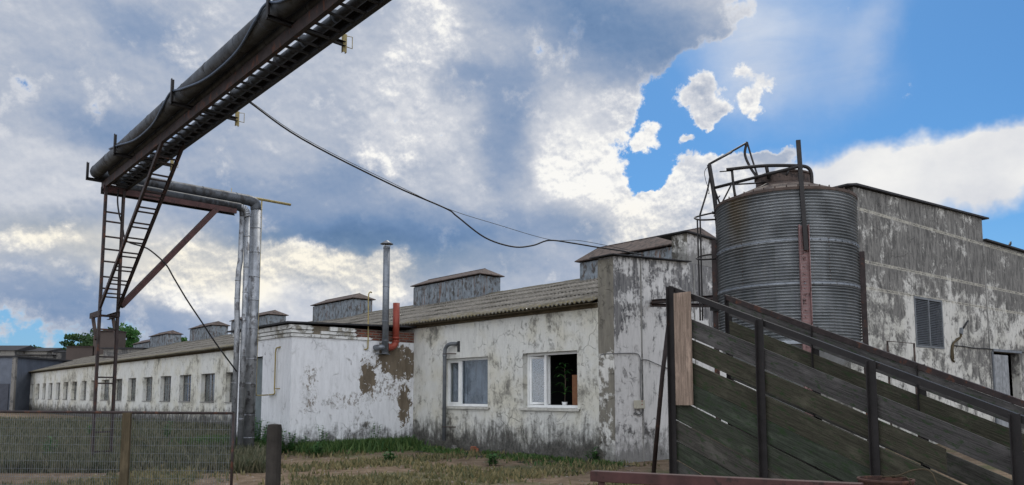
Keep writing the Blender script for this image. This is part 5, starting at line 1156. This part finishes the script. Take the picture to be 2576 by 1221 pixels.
blades('soil_strip_grass', M['grass'], low, .04, .16, 6, 'sparse short green grass on the dark soil below the two windows')
def weed(loc, h, n, label, seed, leafw=.05):
    h *= 1.25; n = int(n * 1.6); leafw *= 1.4; rnd = random.Random(seed); o = thing('weed', label, 'weed', loc, 'weeds growing in the yard'); st = MB(); lf = MB()
    for k in range(n):
        a = rnd.random() * 6.28; b_ = loc + Vector((rnd.gauss(0, .06), rnd.gauss(0, .06), 0)); tp = b_ + Vector((math.cos(a) * .15 * h, math.sin(a) * .15 * h, h * (.6 + .4 * rnd.random()))); st.tube([b_, b_.lerp(tp, .5) + UP * .02, tp], .005, 5)
        for j in range(9):
            f = .15 + .85 * j / 8; aa = rnd.random() * 6.28; blade_leaf(lf, b_.lerp(tp, f), (math.cos(aa), math.sin(aa), .5), .09 + .1 * rnd.random(), leafw, .22, 4)
    st.build('stem', M['leaf2'], o); lf.build('leaves', M['leaf2'], o)
def wl(x, y=1100, k=.3): q = vpl(*V(4, x, y), R - D1 * k, D2); return XY(q, 0)
for x, h, n, l, k in ((75, .8, 6, 'bushy weed by the grey annex door behind the downpipe', .2), (120, .45, 4, 'low leafy weed at the corner of the annex long side', .3), (185, .55, 5, 'broad-leaved weed just left of the annex corner', .3)):
    q = XY(vpl(*V(4, x, 900), R - D2 * .35, D1), 0); weed(q, h, n, l, int(x), .06)
for x, h, n, l in ((245, .45, 5, 'leafy weed just right of the annex corner'), (300, .38, 5, 'short weed at the foot of the annex wall under the grey stain'), (385, .62, 4, 'tall thin-leaved weed in the middle of the annex wall'), (640, .62, 3, 'lone dark-leaved weed below the flue on the annex wall'), (790, .3, 4, 'small weed in the angle between annex and long wall')):
    weed(wl(x), h, n, l, int(x))
for i_, (dd, ss_, h) in enumerate(((.5, .3, .6), (1.2, .35, .75), (2.2, .3, .7))):
    weed(R + D1 * dd - D2 * ss_, h, 7, ('dense leafy bush at the outer corner of the annex', 'tall bushy weed between the annex corner and the downpipes', 'tall leafy weed growing beside the annex door')[i_], 200 + i_, .06)
q = P + D1 * .55 - D2 * .12; weed(q, .3, 4, 'small green weed on the soil by the end wall corner', 77)
for i_, (x, y, h, l) in enumerate(((120, 1165, .5, 'tuft of tall weeds behind the wire fence near its left end'), (420, 1120, .6, 'tall weed clump behind the wire fence right of its middle post'), (230, 1110, .5, 'weed clump near the foot of the ladder tower'), (800, 1150, .3, 'low weed tuft on the dirt right of the stout post'), (980, 1165, .22, 'small weed tuft on the bare dirt in the middle of the yard'), (1240, 1172, .2, 'small weed tuft on the dirt below the right window'))):
    weed(gnd(x, y), h, 6, l, 300 + i_, .05)
rnd = random.Random(9); mb = MB()
for k in range(2600):
    Y = 12.2 + 9 * rnd.random() ** 1.3; X = (-.7 + .95 * rnd.random()) * Y; q = Vector((X, Y, 0)); r_ = .008 + .03 * rnd.random() ** 4
    if (q - P).dot(D2) > -.1: continue
    v = [Vector((rnd.uniform(.6, 1.2) * a, rnd.uniform(.6, 1.2) * b, rnd.uniform(.4, .8) * c)) * r_ + q for a, b, c in ((1, 0, 0), (-1, 0, 0), (0, 1, 0), (0, -1, 0), (0, 0, 1))]
    b0_ = len(mb.v); mb.v += v
    for f in ((0, 2, 4), (2, 1, 4), (1, 3, 4), (3, 0, 4)): mb.f.append([b0_ + i for i in f]); mb.uv.append([(0, 0)] * 3); mb.mi.append(0); mb.sm.append(False)
o = mb.build('gravel', simple('loose_stones', (.20, .18, .155), .95, 0., .5, 30.)); o['kind'] = 'stuff'; o['label'] = 'loose small stones scattered over the bare dirt'; o['category'] = 'gravel'
# rubble at the wall foot
for x, y, s, l in ((430, 970, .16, 'broken red brick lying at the wall foot right of the drain pipe'), (305, 960, .14, 'broken plaster lump by the foot of the drain pipe')):
    q = on_fac(x, y, .2); q.z = 0; mb = MB(); mb.frame_box(q, D1 * s * 1.4 + D2 * .03, D2 * s, UP * s * .7); mb.frame_box(q + UP * s * .7 + D1 * .03, D1 * s + D2 * .02, D2 * s * .7, UP * s * .3); single(mb, 'rubble', M['flesh_brick'] if x == 430 else M['concrete'], l, 'rubble', bevel=.012)
